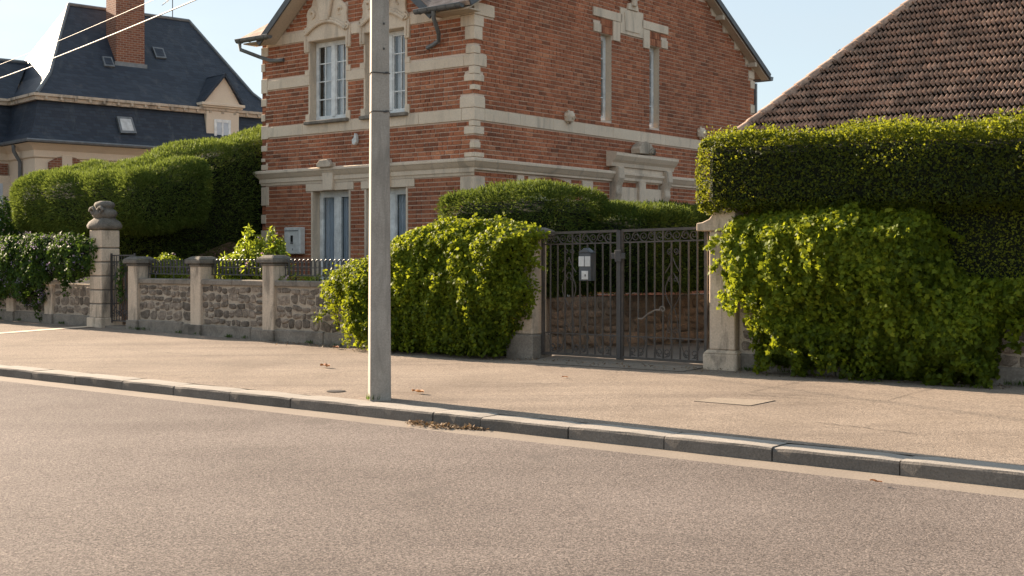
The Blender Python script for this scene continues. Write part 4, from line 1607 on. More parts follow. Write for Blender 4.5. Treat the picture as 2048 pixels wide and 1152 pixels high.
# carving between the narrow side lights: shell, panel
mb = MB(fS)
vc = 23.93
mb.prism([(vc - .22, 7.2), (vc + .22, 7.2), (vc + .18, 7.34), (vc - .18, 7.34)], 1, -.06, .0)
for k in range(9):
    a = pi * (k + .5) / 9
    mb.tube([(vc + .04 * cos(a), -.05, 7.40 + .04 * sin(a)), (vc + .17 * cos(a), -.08, 7.44 + .18 * sin(a)), (vc + .23 * cos(a), -.04, 7.46 + .26 * sin(a))], [.02, .035, .03], 6)
mb.tube([(vc, -.06, 7.3), (vc, -.08, 7.45)], [.09, .07], 8)
part(H, 'shell_carving', mb, M['stone'], smooth=True)
mb = MB(fS)
mb.prism([(vc - .3, 6.7), (vc + .3, 6.7), (vc + .34, 7.1), (vc + .2, 7.18), (vc - .2, 7.18), (vc - .34, 7.1)], 1, -.05, -.028)
part(H, 'carved_panel', mb, M['stone'], bevel=.012)
# small lion heads on the sill band
for x, y in ((1138, 234), (1402, 266)):
    v0, z0 = sd_(x, y, HU1 + .05)
    mb = MB(fS)
    mb.lathe([(.02, -.12), (.10, -.10), (.13, 0), (.12, .07), (.07, .12), (.02, .13)], (v0, -.05, z0), 10)
    mb.tube([(v0, -.10, z0 + .02), (v0, -.19, z0 - .03)], [.06, .045], 8)
    mb.tube([(v0 - .09, -.07, z0 + .12), (v0 - .06, -.1, z0 + .05)], [.03, .02], 5)
    mb.tube([(v0 + .09, -.07, z0 + .12), (v0 + .06, -.1, z0 + .05)], [.03, .02], 5)
    for k in range(9):
        a = 2 * pi * k / 9
        mb.tube([(v0 + .08 * cos(a), -.05, z0 + .09 * sin(a)), (v0 + .145 * cos(a + .25), -.05, z0 + .155 * sin(a + .25))], [.045, .012], 5)
    part(H, 'lion_head', mb, M['stone'], smooth=True)
# garden door surround with pediment on the side wall
pd = MB(fS)
a0, a1 = PED[0] + .08, PED[1] - .12
pd.box(a0 + .1, a1 - .1, -.06, .0, 2.0, 3.18)
pd.box(a0 + .1, a1 - .1, -.10, .0, 3.32, 3.62)
door = part(H, 'door_surround', pd, M['stone'], bevel=.01)
mb = MB(fS)
pr = [(.0, 3.62), (-.14, 3.62), (-.16, 3.70), (-.22, 3.76), (-.28, 3.85), (-.28, 3.91), (.0, 3.95)]
A = [mb.v((a0 - .12, d, z)) for d, z in pr]
B = [mb.v((a1 + .12, d, z)) for d, z in pr]
for k in range(len(pr) - 1):
    mb.face((A[k], B[k], B[k + 1], A[k + 1]))
mb.face(A)
mb.face(B[::-1])
part(door, 'pediment_cornice', mb, M['stone'])
vc = (a0 + a1) / 2
mb = MB(fS)
mb.prism([(vc - .34, 3.95), (vc + .34, 3.95), (vc + .30, 4.06), (vc + .14, 4.19), (vc - .06, 4.24), (vc - .26, 4.16), (vc - .36, 4.06)], 1, -.26, -.02)
for k in range(5):
    mb.tube([(vc + .05 + .05 * k, -.27, 3.97), (vc + .07 + .045 * k, -.30, 4.05 + .03 * (2 - abs(k - 2)))], [.03, .02], 6)
part(door, 'broken_crest', mb, M['stone2'], bevel=.03)
for aa in (a0 + .05, a1 - .3):
    mb = MB(fS)
    side_prof = [(.0, 3.615), (-.22, 3.615), (-.24, 3.36), (-.16, 3.18), (-.18, 3.02), (-.10, 2.86), (.0, 2.80)]
    A = [mb.v((aa, d, z)) for d, z in side_prof]
    B = [mb.v((aa + .24, d, z)) for d, z in side_prof]
    for k in range(len(side_prof) - 1):
        mb.face((A[k], B[k], B[k + 1], A[k + 1]))
    mb.face(A)
    mb.face(B[::-1])
    part(door, 'console', mb, M['stone2'], bevel=.02)
part(door, 'mullion', MB(fS).box(vc - .14, vc + .14, -.12, .0, 2.0, 3.32), M['stone'], bevel=.01)
for x0, x1 in ((a0 + .4, vc - .15), (vc + .15, a1 - .4)):
    for k in range(5):
        for j in range(2):
            xa = x0 + (x1 - x0) * k / 5
            part(door, 'brick', MB(fS).box(xa + .006, xa + (x1 - x0) / 5 - .006, -.03, .02, 3.19 + .06 * j, 3.245 + .06 * j), M['brick'])
# segmental brick arch over the side window
am = (ARCH[0] + ARCH[1]) / 2
for k in range(26):
    t = -1 + 2 * (k + .5) / 26
    an = t * .42
    R_ = 2.35
    mb = MB(fS)
    p = [(am + (R_ + r) * sin(an + s * .0145), 3.12 - R_ + .02 + (R_ + r) * cos(an + s * .0145)) for r, s in ((-.12, -1), (-.12, 1), (.12, 1), (.12, -1))]
    mb.prism(p, 1, -.014, .02)
    part(H, 'arch_brick', mb, M['brick'])
part(H, 'arch_stone', MB(fS).box(ARCH[0] - .24, ARCH[0] - .02, -.03, .03, 2.55, 3.25), M['stone'], bevel=.008)
part(H, 'arch_stone', MB(fS).box(ARCH[1] + .22, ARCH[1] + .62, -.03, .03, 2.55, 3.25), M['stone'], bevel=.008)
window(fS, *ARCH, 2, 2, True, None, sillp=True)

# roof
OV = .45
ez = ZE + .02
vE, vB = HV - OV, HV1 + OV
rz = ez + RS * (RM - vE)
uL, uR = HU0 - .22, HU1 + .24
rf = MB()
vA = vE + GS * GH / RS
rf.slab([(uL, vE, ez), (GC - GH, vE, ez), (GC, vA, ez + GS * GH), (GC + GH, vE, ez), (uR, vE, ez), (uR, RM, rz), (uL, RM, rz)], .09)
rf.slab([(uL, vB, ez), (uL, RM + .001, rz), (uR, RM + .001, rz), (uR, vB, ez)], .09)
roof = part(H, 'roof', rf, M['tile'])
gf = MB()
gz = ez + GS * GH
for s in (-1, 1):
    gf.slab([(GC + s * (GH + .12), HV - .42, ez - .1 + .03), (GC, HV - .42, gz + .03), (GC, vA + .1, gz + .03), (GC + s * (GH + .12), vE + .12, ez - .07)], .08)
part(H, 'gable_roof', gf, M['tile'])
gv = MB()
for s in (-1, 1):
    gv.slab([(GC + s * (GH + .16), HV - .46, ez - .13), (GC + s * .001, HV - .46, gz + .05), (GC + s * .001, HV - .422, gz + .05), (GC + s * (GH + .16), HV - .422, ez - .13)], .13)
part(roof, 'front_verge_board', gv, M['verge'])
sv = MB()
for s in (-1, 1):
    vv = vE if s < 0 else vB
    sv.slab([(uR + .002, vv + .01 * s, ez + .03), (uR + .035, vv + .01 * s, ez + .03), (uR + .035, RM - s * -.001, rz + .03), (uR + .002, RM - s * -.001, rz + .03)], .13)
part(roof, 'side_verge_board', sv, M['verge'])
so = MB()
so.slab([(HU1 + .02, vE + .05, ez - .11), (uR - .01, vE + .05, ez - .11), (uR - .01, RM, rz - .13), (HU1 + .02, RM, rz - .13)], .02)
so.slab([(HU1 + .02, vB - .05, ez - .11), (uR - .01, vB - .05, ez - .11), (uR - .01, RM + .002, rz - .13), (HU1 + .02, RM + .002, rz - .13)], .02)
for s in (-1, 1):
    so.slab([(GC + s * (GH + .05), HV - .41, ez - .15), (GC + s * .002, HV - .41, gz - .09), (GC + s * .002, HV - .03, gz - .09), (GC + s * (GH + .05), HV - .03, ez - .15)], .02)
so.box(uL + .05, GC - GH - .05, vE + .05, HV - .03, ez - .14, ez - .115)
so.box(GC + GH + .05, uR - .05, vE + .05, HV - .03, ez - .14, ez - .115)
part(roof, 'soffit', so, M['soffit'])
for s in (-1, 1):
    for t in (.12, .4, .68):                    # purlin ends under the side verge
        vv = RM + s * (RM - vE) * (1 - t)
        zz = ez + RS * (RM - vE) * t - .2
        part(roof, 'purlin', MB().box(HU1 + .005, uR - .02, vv - .05, vv + .05, zz - .07, zz + .045), M['soffit'])


def gutter(u0, u1, v, z, name='gutter'):
    mb = MB()
    n = 8
    pr = []
    for k in range(n + 1):
        a = pi + pi * k / n
        pr.append((v + .075 * cos(a), z + .075 * sin(a)))
    pin = [(v + .066 * cos(pi + pi * k / n), z + .066 * sin(pi + pi * k / n)) for k in range(n + 1)]
    mb.prism(pr + pin[::-1], 0, u0, u1)
    mb.prism(pr, 0, u0 - .004, u0 + .004)
    mb.prism(pr, 0, u1 - .004, u1 + .004)
    mb.tube([(u0, v - .075, z + .005), (u1, v - .075, z + .005)], .011, 6)
    k = int((u1 - u0) / .28) + 1
    for i in range(k):
        x = u0 + (u1 - u0) * (i + .5) / k
        mb.tube([(x, v + .08 * cos(pi + pi * j / 8), z + .08 * sin(pi + pi * j / 8)) for j in range(9)], .008, 5)
    return part(H, name, mb, M['zinc'], smooth=True)


g1 = gutter(HU0 - .25, -20.78, vE - .05, ez - .05)
g2 = gutter(-16.52, uR - .12, vE - .05, ez - .05)
part(g1, 'downpipe', MB().tube([(HU0 - .18, vE - .05, ez - .1), (HU0 - .17, vE - .03, ez - .26), (HU0 + .05, HV - .12, ez - .40), (HU0 + .35, HV - .07, ez - .50), (HU0 + .62, HV - .06, ez - .52), (HU0 + .74, HV - .04, ez - .52)], .042, 8), M['zinc'], smooth=True)
part(g2, 'downpipe', MB().tube([(-16.05, vE - .05, ez - .1), (-16.07, vE - .02, ez - .24), (-16.2, HV - .18, ez - .48), (-16.28, HV - .09, ez - .60), (-16.45, HV - .07, ez - .66), (-16.62, HV - .05, ez - .70)], .042, 8), M['zinc'], smooth=True)
part(H, 'gutter', MB().prism([(vB + .0, ez - .1), (vB + .05, ez - .15), (vB + .14, ez - .13), (vB + .17, ez - .03), (vB + .0, ez - .03)], 0, HU0, uR + .02), M['zinc'])
part(H, 'gutter', MB().box(HU1 - .1, HU1 + .05, HV1 + .02, HV1 + .10, 4.0, 6.2), M['zinc'], label='downpipe on the far corner')

# small things on the front wall
bu0, bz1 = fr(573, 455, HV - .09)
bu1, bz0 = fr(605, 508, HV - .09)
T = thing('meter_box', 'white enamel meter box with dark slot, on brick wall left of ground floor window', 'meter box', ((bu0 + bu1) / 2, HV - .06, bz0))
part(T, 'box_body', MB().box(bu0, bu1, HV - .16, HV - .01, bz0, bz1), M['whitebox'], bevel=.012)
part(T, 'meter_slot', MB().box((bu0 + bu1) / 2 - .04, (bu0 + bu1) / 2 + .03, HV - .168, HV - .158, bz0 + .26, bz0 + .40), M['blade_dark'])
part(T, 'slot_sill', MB().box((bu0 + bu1) / 2 - .05, (bu0 + bu1) / 2 + .04, HV - .172, HV - .158, bz0 + .22, bz0 + .25), M['zinc'])
part(T, 'keyhole', MB().box((bu0 + bu1) / 2 + .01, (bu0 + bu1) / 2 + .03, HV - .166, HV - .158, bz0 + .08, bz0 + .12), M['zinc'])
part(T, 'top_plate', MB().box(bu0 + .03, bu1 - .06, HV - .165, HV - .158, bz1 - .085, bz1 - .065), M['zinc'])
wu, wz = fr(709, 278, HV - .08)
mb = MB().prism([(wu - .07, wz - .09), (wu + .0, wz - .13), (wu + .06, wz - .06), (wu + .05, wz + .05), (wu + .01, wz + .13), (wu - .02, wz + .02), (wu - .07, wz + .0)], 1, HV - .1, HV - .008)
solo('wall_fitting', 'small broken white fitting on the brick wall below the upper windows', 'fitting', (wu, HV - .03, wz - .1), mb, M['whitebox'], bevel=.012)

# ------------------------------------------------------------------ slate house far left
LH = Frame((-14.44, 38.0, 0.0), rad(42))
T = thing('slate_house', 'cream house with dark slate mansard roof and brick chimney, beyond the left hedge', 'house', (4, 2, 0), LH)
D1, D2 = 8.45, 5.2
mb = MB()
rings = [(0, 6.60), (.65, 7.32), (2.05, 9.95)]
cs = []
for ins, z in rings[:2]:
    cs.append([mb.v(p) for p in ((ins, ins, z), (D1 - ins, ins, z), (D1 - ins, D2 - ins, z), (ins, D2 - ins, z))])
for j in range(4):
    mb.face((cs[0][j], cs[0][(j + 1) % 4], cs[1][(j + 1) % 4], cs[1][j]))
ra, rb = mb.v((2.05, 2.6, 9.95)), mb.v((6.4, 2.6, 9.95))
c = cs[1]
mb.face((c[0], c[1], rb, ra))
mb.face((c[1], c[2], rb))
mb.face((c[2], c[3], ra, rb))
mb.face((c[3], c[0], ra))
mb.face(cs[0][::-1])
rf = part(T, 'upper_roof', mb, M['slate'])
mb = MB()
for a, b in (((0, 0, 6.62), (.65, .65, 7.34)), ((.65, .65, 7.34), (2.05, 2.6, 9.97)), ((2.05, 2.6, 9.97), (6.4, 2.6, 9.97)), ((6.4, 2.6, 9.97), (D1 - .65, .65, 7.34)), ((D1 - .65, .65, 7.34), (D1, 0, 6.62))):
    mb.tube([a, b], .06, 6)
part(rf, 'lead_ridge', mb, M['zinc'])


def ring_roof(offs, wing=False):
    mb = MB()
    R0 = None
    for o_, z in offs:
        R = [mb.v(p) for p in ((-o_, 2.13 - o_, z), (-o_, -o_, z), (D1 + o_, -o_, z), (D1 + o_, D2 + o_, z), (-6 - o_, D2 + o_, z), (-6 - o_, 2.13 - o_, z))]
        R = R if False else R
        if R0:
            for j in range(6):
                mb.face((R0[j], R0[(j + 1) % 6], R[(j + 1) % 6], R[j]))
        R0 = R
    return mb


part(T, 'lower_roof', ring_roof([(-.05, 6.42), (.12, 5.75), (.28, 5.35), (.5, 5.12)]), M['slate'])
cn = ring_roof([(-.1, 6.40), (.08, 6.40), (.10, 6.50), (.16, 6.52), (.16, 6.60), (-.1, 6.61)])
part(T, 'mid_cornice', cn, M['stone2'])
mb = MB()
for k in range(18):
    part(T, 'cornice_bracket', MB().box(.2 + k * .46, .28 + k * .46, -.15, -.08, 6.43, 6.515), M['stone2'])
gt = MB()
gt.tube([(-6.5, 1.63, 5.12), (-.5, 1.63, 5.12), (-.5, -.5, 5.12), (D1 + .5, -.5, 5.12)], .055, 6)
part(T, 'eaves_gutter', gt, M['zinc'])
part(T, 'frieze', ring_roof([(.1, 4.62), (.16, 4.66), (.16, 4.86), (.3, 4.98), (.42, 5.06)]), M['cream'])
part(T, 'wall', ring_roof([(.1, 0.0), (.1, 4.62)]), M['cream'])
# wing roof on the left
mb = MB()
P = [(-6, 2.13, 6.6), (.05, 2.13, 6.6), (1.0, 3.4, 8.0), (-6, 3.4, 8.0)]
mb.slab(P, .1)
mb.slab([(-6, 4.7, 6.6), (-6, 3.402, 8.0), (1.0, 3.402, 8.0), (.05, 4.7, 6.6)], .1)
wr = part(T, 'wing_roof', mb, M['slate'])
part(wr, 'lead_ridge', MB().tube([(-6, 3.4, 8.02), (1.0, 3.4, 8.02)], .06, 6), M['zinc'])
# chimney
qf = 1.12
c0 = LH.at(232, 125, 1, qf)
c1 = LH.at(289, 125, 1, qf)
mb = MB().box(c0.x, c1.x, qf, qf + .75, 7.6, 11.4)
ch = part(T, 'chimney', mb, M['farbrick'])
part(ch, 'chimney_head', MB().box(c0.x - .08, c1.x + .08, qf - .08, qf + .83, 11.4, 11.6), M['stone2'])
mb = MB().box(c0.x - .07, c1.x + .07, qf - .06, qf - .003, c0.z - .12, c0.z + .03)
part(ch, 'lead_flashing', mb, M['zinc'])
# dormer
df = -.12
ap = LH.at(447, 147, 1, df)
l0 = LH.at(413, 208, 1, df)
l1 = LH.at(478, 208, 1, df)
b0, b1 = LH.at(403, 207, 1, df - .1), LH.at(489, 207, 1, df - .1)
zc_ = (b0.z + b1.z) / 2
dm = part(T, 'dormer', MB().box(l0.x, l1.x, df, 1.1, 5.0, zc_ - .1), M['cream'], bevel=.01)
mb = MB()
mb.prism([(b0.x + .12, zc_ + .002), (b1.x - .12, zc_ + .002), (ap.x, ap.z - .06)], 1, df - .02, df + .12)
part(dm, 'pediment', mb, M['cream'], bevel=.01)
mb = MB().box(b0.x, b1.x, df - .16, df + .3, zc_ - .1, zc_)
mb.box(b0.x + .06, b1.x - .06, df - .1, df + .3, zc_ - .16, zc_ - .101)
part(dm, 'dormer_cornice', mb, M['cream'], bevel=.01)
mb = MB()
for s, x in ((-1, b0.x), (1, b1.x)):
    mb.slab([(x, df - .14, zc_ + .0), (ap.x, df - .14, ap.z), (ap.x, 1.9, ap.z), (x, 1.5, zc_ + .0)], .07)
part(dm, 'dormer_roof', mb, M['slate'])
w0, w1 = LH.at(428, 238, 1, df), LH.at(461, 238, 1, df)
fm = MB()
fm.box(w0.x, w0.x + .09, df - .03, df - .002, 5.05, w0.z)
fm.box(w1.x - .09, w1.x, df - .03, df - .002, 5.05, w0.z)
fm.box(w0.x + .09, w1.x - .09, df - .03, df - .002, w0.z - .1, w0.z)
fm.box((w0.x + w1.x) / 2 - .035, (w0.x + w1.x) / 2 + .035, df - .028, df - .002, 5.05, w0.z - .1)
fm.box(w0.x + .09, w1.x - .09, df - .026, df - .002, 5.42, 5.47)
part(dm, 'dormer_window', fm, M['pvc'])
part(dm, 'pane', MB().box(w0.x + .09, w1.x - .09, df - .012, df - .004, 5.05, w0.z - .1), M['curtain2'])


def skylight(corners, p0, n, name='skylight', glass='curtain2'):
    n = Vector(n).normalized()
    Q = [LH.hit(x, y, p0, n) for x, y in corners]
    c = sum(Q, Vector()) / 4
    mb = MB()
    out = [q + n * .07 for q in Q]
    mb.slab(out, .16)
    sk = part(T, name, mb, M['zinc'])
    gl = MB()
    gl.slab([c + (q - c) * .72 + n * .078 for q in Q], .006)
    part(sk, 'pane', gl, M[glass])


nlow = Vector((0, -(6.42 - 5.35), .33))
skylight([(232, 234), (262, 236), (272, 268), (240, 267)], (0, .05, 6.42), nlow, glass='paper')
nup = Vector((0, -(9.95 - 7.32), 1.95))
skylight([(203, 115), (222, 117), (229, 136), (208, 134)], (0, .65, 7.32), nup, glass='slate')
skylight([(303, 96), (325, 99), (332, 119), (311, 117)], (0, .65, 7.32), nup, glass='slate')
# brick arches and window on the wall
for px in (118, 148):
    pass
a0_, a1_ = LH.at(96, 327, 1, -.1), LH.at(168, 327, 1, -.1)
am_, hw = (a0_.x + a1_.x) / 2, (a1_.x - a0_.x) / 2
zt = LH.at(132, 312, 1, -.1).z
mb = MB()
pts = [(am_ - hw, zt - .42), (am_ + hw, zt - .42), (am_ + hw, zt - .22), (am_ + hw * .5, zt - .05), (am_, zt), (am_ - hw * .5, zt - .05), (am_ - hw, zt - .22)]
mb.prism(pts, 1, -.16, -.09)
part(T, 'brick_arch', mb, M['farbrick'])
part(T, 'arch_keystone', MB().box(am_ - .16, am_ + .16, -.19, -.1, zt - .45, zt + .02), M['cream'], bevel=.01)
# facade of the wing, brick with white window
part(T, 'brick_panel', MB().box(-6, -.15, 1.97, 2.02, .5, 4.55), M['farbrick'])
p0, p1 = LH.at(-30, 352, 1, 1.95), LH.at(20, 352, 1, 1.95)
fm = MB().box(p0.x, p1.x, 1.88, 1.965, 1.0, p1.z)
wv = part(T, 'window', fm, M['stone'])
part(wv, 'pane', MB().box(p0.x + .2, p1.x - .25, 1.87, 1.879, 1.0, p1.z - .25), M['curtain2'])
dpx = LH.at(31, 300, 0, -.35)
part(T, 'downpipe', MB().tube([(-.42, dpx.y, 5.05), (-.40, dpx.y, 4.85), (-.18, dpx.y + .1, 4.55), (-.16, dpx.y + .1, 1)], .06, 8), M['zinc'], smooth=True)
an = LH.at(345, 40, 1, 2.6)
T2 = thing('roof_antenna', 'thin television antenna on the slate roof ridge', 'antenna', (an.x, 2.6, 9.9), LH)
part(T2, 'mast', MB().tube([(an.x, 2.6, 9.9), (an.x, 2.6, 11.2)], .018, 5), M['zinc'])
for k in range(4):
    part(T2, 'antenna_rod', MB().tube([(an.x - .25 + .1 * k, 2.4, 10.5 + .1 * k), (an.x - .25 + .1 * k, 2.8, 10.5 + .1 * k)], .008, 4), M['zinc'])
part(T2, 'boom', MB().tube([(an.x - .4, 2.6, 10.38), (an.x + .35, 2.6, 11.0)], .012, 4), M['zinc'])

# ------------------------------------------------------------------ tiled house at right
RT = thing('tiled_house', 'house with a large brown clay tile hip roof, beyond the tall hedge at right', 'house', (-2, 18, 0))
sl = 1.048
P0 = Vector((-8.517, 16.5, 3.575))
zE, zR = 3.25, 6.75
kE, kR = (zE - P0.z) / sl, (zR - P0.z) / sl
eu, ev = P0.x + kE, P0.y + kE
ru, rv_ = P0.x + kR, P0.y + kR
bv = 2 * rv_ - ev
mb = MB()
mb.slab([(eu, ev, zE), (6, ev, zE), (6, rv_, zR), (ru, rv_, zR)], .06)
mb.slab([(eu, ev, zE), (ru, rv_, zR), (eu, bv, zE)], .06)
mb.slab([(eu, bv, zE), (ru, rv_, zR), (6, rv_, zR), (6, bv, zE)], .06)
mb.V = [(x, y, z - .05) for x, y, z in mb.V]
tr = part(RT, 'roof', mb, M['blade_dark'])  # near-black slab paints shadow lines in the gaps between tile courses
part(RT, 'wall', MB().box(eu + .3, 6, ev + .3, bv - .3, 0, zE + .15), M['cream'])
ang = math.atan(sl)
EXP, TW = .176, .134
tile = MB()
nx = 16
prof = []
for k in range(nx + 1):
    x = -.5 + k / nx
    prof.append((x * TW, 0.058 * max(0, sin(2 * pi * 2 * (x + .5) - .6) * 1.25 - .25) ** .7))
A = [tile.v((x, 0, h + .046)) for x, h in prof]
B = [tile.v((x, EXP * .90, h * .9 + .004)) for x, h in prof]
C = [tile.v((x, 0.004, h + .032)) for x, h in prof]
for k in range(nx):
    tile.face((A[k], A[k + 1], B[k + 1], B[k]))
    tile.face((C[k], C[k + 1], A[k + 1], A[k]))
tme = tile.mesh('roof_tile', smooth=True)
tme.materials.append(M['tile'])
cand = []
rows = int((zR - zE) / sin(ang) / EXP)
for r in range(rows):
    s = r * EXP
    vv, zz = ev + s * cos(ang), zE + s * sin(ang)
    hu = eu + s * cos(ang)
    j = 0
    uu = -9.6
    while uu < 5.9:
        if uu > hu + .012:
            px, py, d = project((uu, vv, zz))
            cand.append((0 < px < 2060 and -10 < py < 275, d, uu, vv, zz))
        uu += TW
vis = sorted([c for c in cand if c[0]], key=lambda c: c[1])
ind = {(round(c[2], 3), round(c[3], 3)) for c in vis[:300]}
rest = MB()
Rm = Matrix.Rotation(ang, 3, 'X')
for ok, d, uu, vv, zz in cand:
    jx, jz = random.uniform(-.004, .004), random.uniform(-.002, .004)
    if (round(uu, 3), round(vv, 3)) in ind:
        piece(tr, 'roof_tile', tme, (uu + jx, vv, zz + jz), (ang + random.uniform(-.012, .012), 0, random.uniform(-.01, .01)))
    else:
        t = Matrix.Rotation(ang + random.uniform(-.012, .012), 3, 'X')
        off = len(rest.V)
        for vtx in tile.V:
            q = t @ Vector(vtx)
            rest.V.append((q.x + uu + jx, q.y + vv, q.z + zz + jz))
        for f in tile.F:
            rest.F.append(tuple(i + off for i in f))
rt = part(tr, 'tile_field', rest, M['tile'], smooth=True, kind='stuff', recalc=True)
# hip tiles
hd = Vector((1, 1, sl)).normalized()
hl = (Vector((ru, rv_, zR)) - Vector((eu, ev, zE))).length
hip = MB()
n = 10
ra_ = []
for y, r in ((0, .10), (.245, .086)):
    ra_.append([hip.v((r * cos(pi * k / n - .15), y, r * sin(pi * k / n) * .95)) for k in range(n + 1)])
for k in range(n):
    hip.face((ra_[0][k], ra_[0][k + 1], ra_[1][k + 1], ra_[1][k]))
hip.face(ra_[0][::-1])
part(tr, 'hip_board', MB().tube([Vector((eu, ev, zE)) - hd * .02 + Vector((0, 0, -.01)), Vector((ru, rv_, zR)) + Vector((0, 0, -.01))], .075, 8), M['blade_dark'])
hme = hip.mesh('hip_tile', smooth=True)
hme.materials.append(M['tile'])
q = hd.to_track_quat('Y', 'Z')
for k in range(int(hl / .225)):
    p = Vector((eu, ev, zE)) + hd * (k * .225)
    p.z -= .03
    o = piece(tr, 'hip_tile', hme, p + Vector((0, 0, .04)), q.to_euler())

# ------------------------------------------------------------------ utility pole and cables
pu, pv_ = -9.15, 9.36
T = thing('utility_pole', 'tapered grey concrete utility pole standing on the pavement by the kerb', 'utility pole', (pu, pv_, .12))
mb = MB()
prof = []
N_ = 5
rot = TH + rad(12.5)                             # the broad face looks across the street at an angle
secs = [(0.0, .221), (1.5, .207), (3, .192), (4.4, .178), (5.7, .166)]
ringsP = []
for z, w in secs:
    h = w / 2
    ch_ = .018
    ring = []
    for (sx, sy) in ((1, -1), (1, 1), (-1, 1), (-1, -1)):
        a0_ = math.atan2(sy, sx) - pi / 4
        for k in range(4):
            a = a0_ + (pi / 2) * k / 3
            x, y = sx * (h - ch_) + ch_ * cos(a), sy * (h - ch_) + ch_ * sin(a)
            ring.append((x, y))
    ringsP.append([mb.v((pu + x * cos(rot) - y * sin(rot), pv_ + x * sin(rot) + y * cos(rot), .05 + z)) for x, y in ring])
for A, B in zip(ringsP, ringsP[1:]):
    for j in range(len(A)):
        mb.face((A[j], A[(j + 1) % len(A)], B[(j + 1) % len(A)], B[j]))
mb.face(ringsP[0][::-1])
mb.face(ringsP[-1])
part(T, 'shaft', mb, M['concrete'], smooth=True)
for z, w in ((3.51, .1), (3.11, .1)):
    h = .188 / 2 + .004
    pts = []
    for (sx, sy) in ((1, -1), (1, 1), (-1, 1), (-1, -1)):
        for dx, dy in ((sx * h, sy * (h - .02)), (sx * (h - .02), sy * h)) if sx * sy > 0 else ((sx * (h - .02), sy * h), (sx * h, sy * (h - .02))):
            pts.append((pu + dx * cos(rot) - dy * sin(rot), pv_ + dx * sin(rot) + dy * cos(rot), z + random.uniform(-.006, .006)))
    mb = MB().tube(pts, .0055, 5, closed=True)
    fx, fy = .03, -h - .006
    for k in range(3):
        mb.tube([(pu + (fx + .012 * k) * cos(rot) - fy * sin(rot), pv_ + (fx + .012 * k) * sin(rot) + fy * cos(rot), z - .008), (pu + (fx + .03 + .012 * k) * cos(rot) - fy * sin(rot), pv_ + (fx + .03 + .012 * k) * sin(rot) + fy * cos(rot), z + .01)], .005, 5)
    part(T, 'wire_band', mb, M['irondark'])
for z in (4.02, 3.76):
    fy = -.1
    mb = MB().cbox((0, 0, 0), .014, .02, .02)
    me = mb.mesh('bolt_hole')
    me.materials.append(M['blade_dark'])
    piece(T, 'bolt_hole', me, (pu + .035 * cos(rot) + .092 * sin(rot), pv_ + .035 * sin(rot) - .092 * cos(rot), z), (0, 0, rot))

wp = ROAD.w((pu, pv_, 0))


def cable(name, label, A, px, py, d, r, sag):
    B = Vector(((px - 1024) / F * d, d, EYE + (HOR - py) / F * d))
    A = Vector(A)
    pts = []
    for k in range(41):
        t = k / 40
        p = A.lerp(B, t)
        p.z -= sag * 4 * t * (1 - t)
        pts.append(tuple(p - A))
    mb = MB().tube(pts, r, 6)
    me = mb.mesh(name, smooth='all')
    me.materials.append(M['cable'])
    o = bpy.data.objects.new(name, me)
    COL.objects.link(o)
    o.location = A
    return tag(o, label, 'cable', None, 'thing')


cable('overhead_cable', 'thick pale overhead cable, the lower of the two crossing the sky at upper left', (wp.x - .1, wp.y, 5.08), -120, 196, 34, .0105, .12)
cable('overhead_cable', 'thin pale overhead cable, the upper of the two crossing the sky at upper left', (wp.x - .1, wp.y, 5.32), -120, 172, 36, .0055, .12)

# ------------------------------------------------------------------ wall behind the driveway gate
T = thing('retaining_wall', 'low shaded rubble wall along the drive behind the iron gate, under the dark cypress hedge', 'wall', (-10.6, 17, .2))
wa, wb = (-11.15, 15.0), (-8.9, 20.6)
wang = math.atan2(wb[1] - wa[1], wb[0] - wa[0])
wu_ = lambda v: wa[0] + (wb[0] - wa[0]) * (v - wa[1]) / (wb[1] - wa[1])
nrm_ = (sin(wang), -cos(wang))
mb = MB()
mb.prism([wa, wb, (wb[0] - .3 * nrm_[0], wb[1] - .3 * nrm_[1]), (wa[0] - .3 * nrm_[0], wa[1] - .3 * nrm_[1])], 2, 0, 1.0)
mb.prism([(wa[0] - .003, wa[1] - .003), (wa[0] - .3 * nrm_[0], wa[1] - .3 * nrm_[1]), (-12.6, 14.9), (-12.5, 14.62), (-11.5, 14.62)], 2, 0, .98)
part(T, 'mortar_core', mb, surf('dark_mortar', [(0.20, 0.152, 0.115), (0.27, 0.21, 0.16)], 5, 45, .25, .95, .8, .012, 30, .15))
rubble(T, 15.02, 20.4, .24, .95, lambda v: (wu_(v), wang), 1, .036, .11, .22, .14, .42, 'v', 77)

# ------------------------------------------------------------------ hedges and creepers
Z_HEDGE = lambda P: P[:, 2] + np.clip(P[:, 1] - 15.2, 0, 9) * .30 * np.clip((P[:, 2] - 1.0) / 2.0, 0, 1)
hedge('cypress_hedge', 'large clipped green cypress hedge swelling over the small iron gate, left of the brick house', 'hedge',
      [((-25.7, -20.8, 14.58, 16.6, 2.08, 3.32), 'tflrb'), ((-23.6, -21.75, 14.9, 24.0, 1.15, 3.38), 'tflrb')],
      210000, .5, M['conifer'], .078, .20, 'blade', .17, 1.7, .42, -.12, .75, .15, Z_HEDGE, .26, 3, .12, toff=.14)
hedge('cypress_hedge', 'dark clipped cypress hedge behind the driveway gate, below the brick house', 'hedge',
      [((-13.25, -10.9, 14.75, 16.4, 1.0, 2.64), 'tflrb'), ((-12.0, -9.9, 15.9, 18.6, .95, 2.36), 'tflr'), ((-11.4, -8.9, 17.6, 21.4, .95, 2.42), 'tflr')],
      150000, .3, M['conifer'], .07, .20, 'blade', .11, 2.4, .42, -.05, .75, .14, None, .18, 4, .0, toff=-.12)
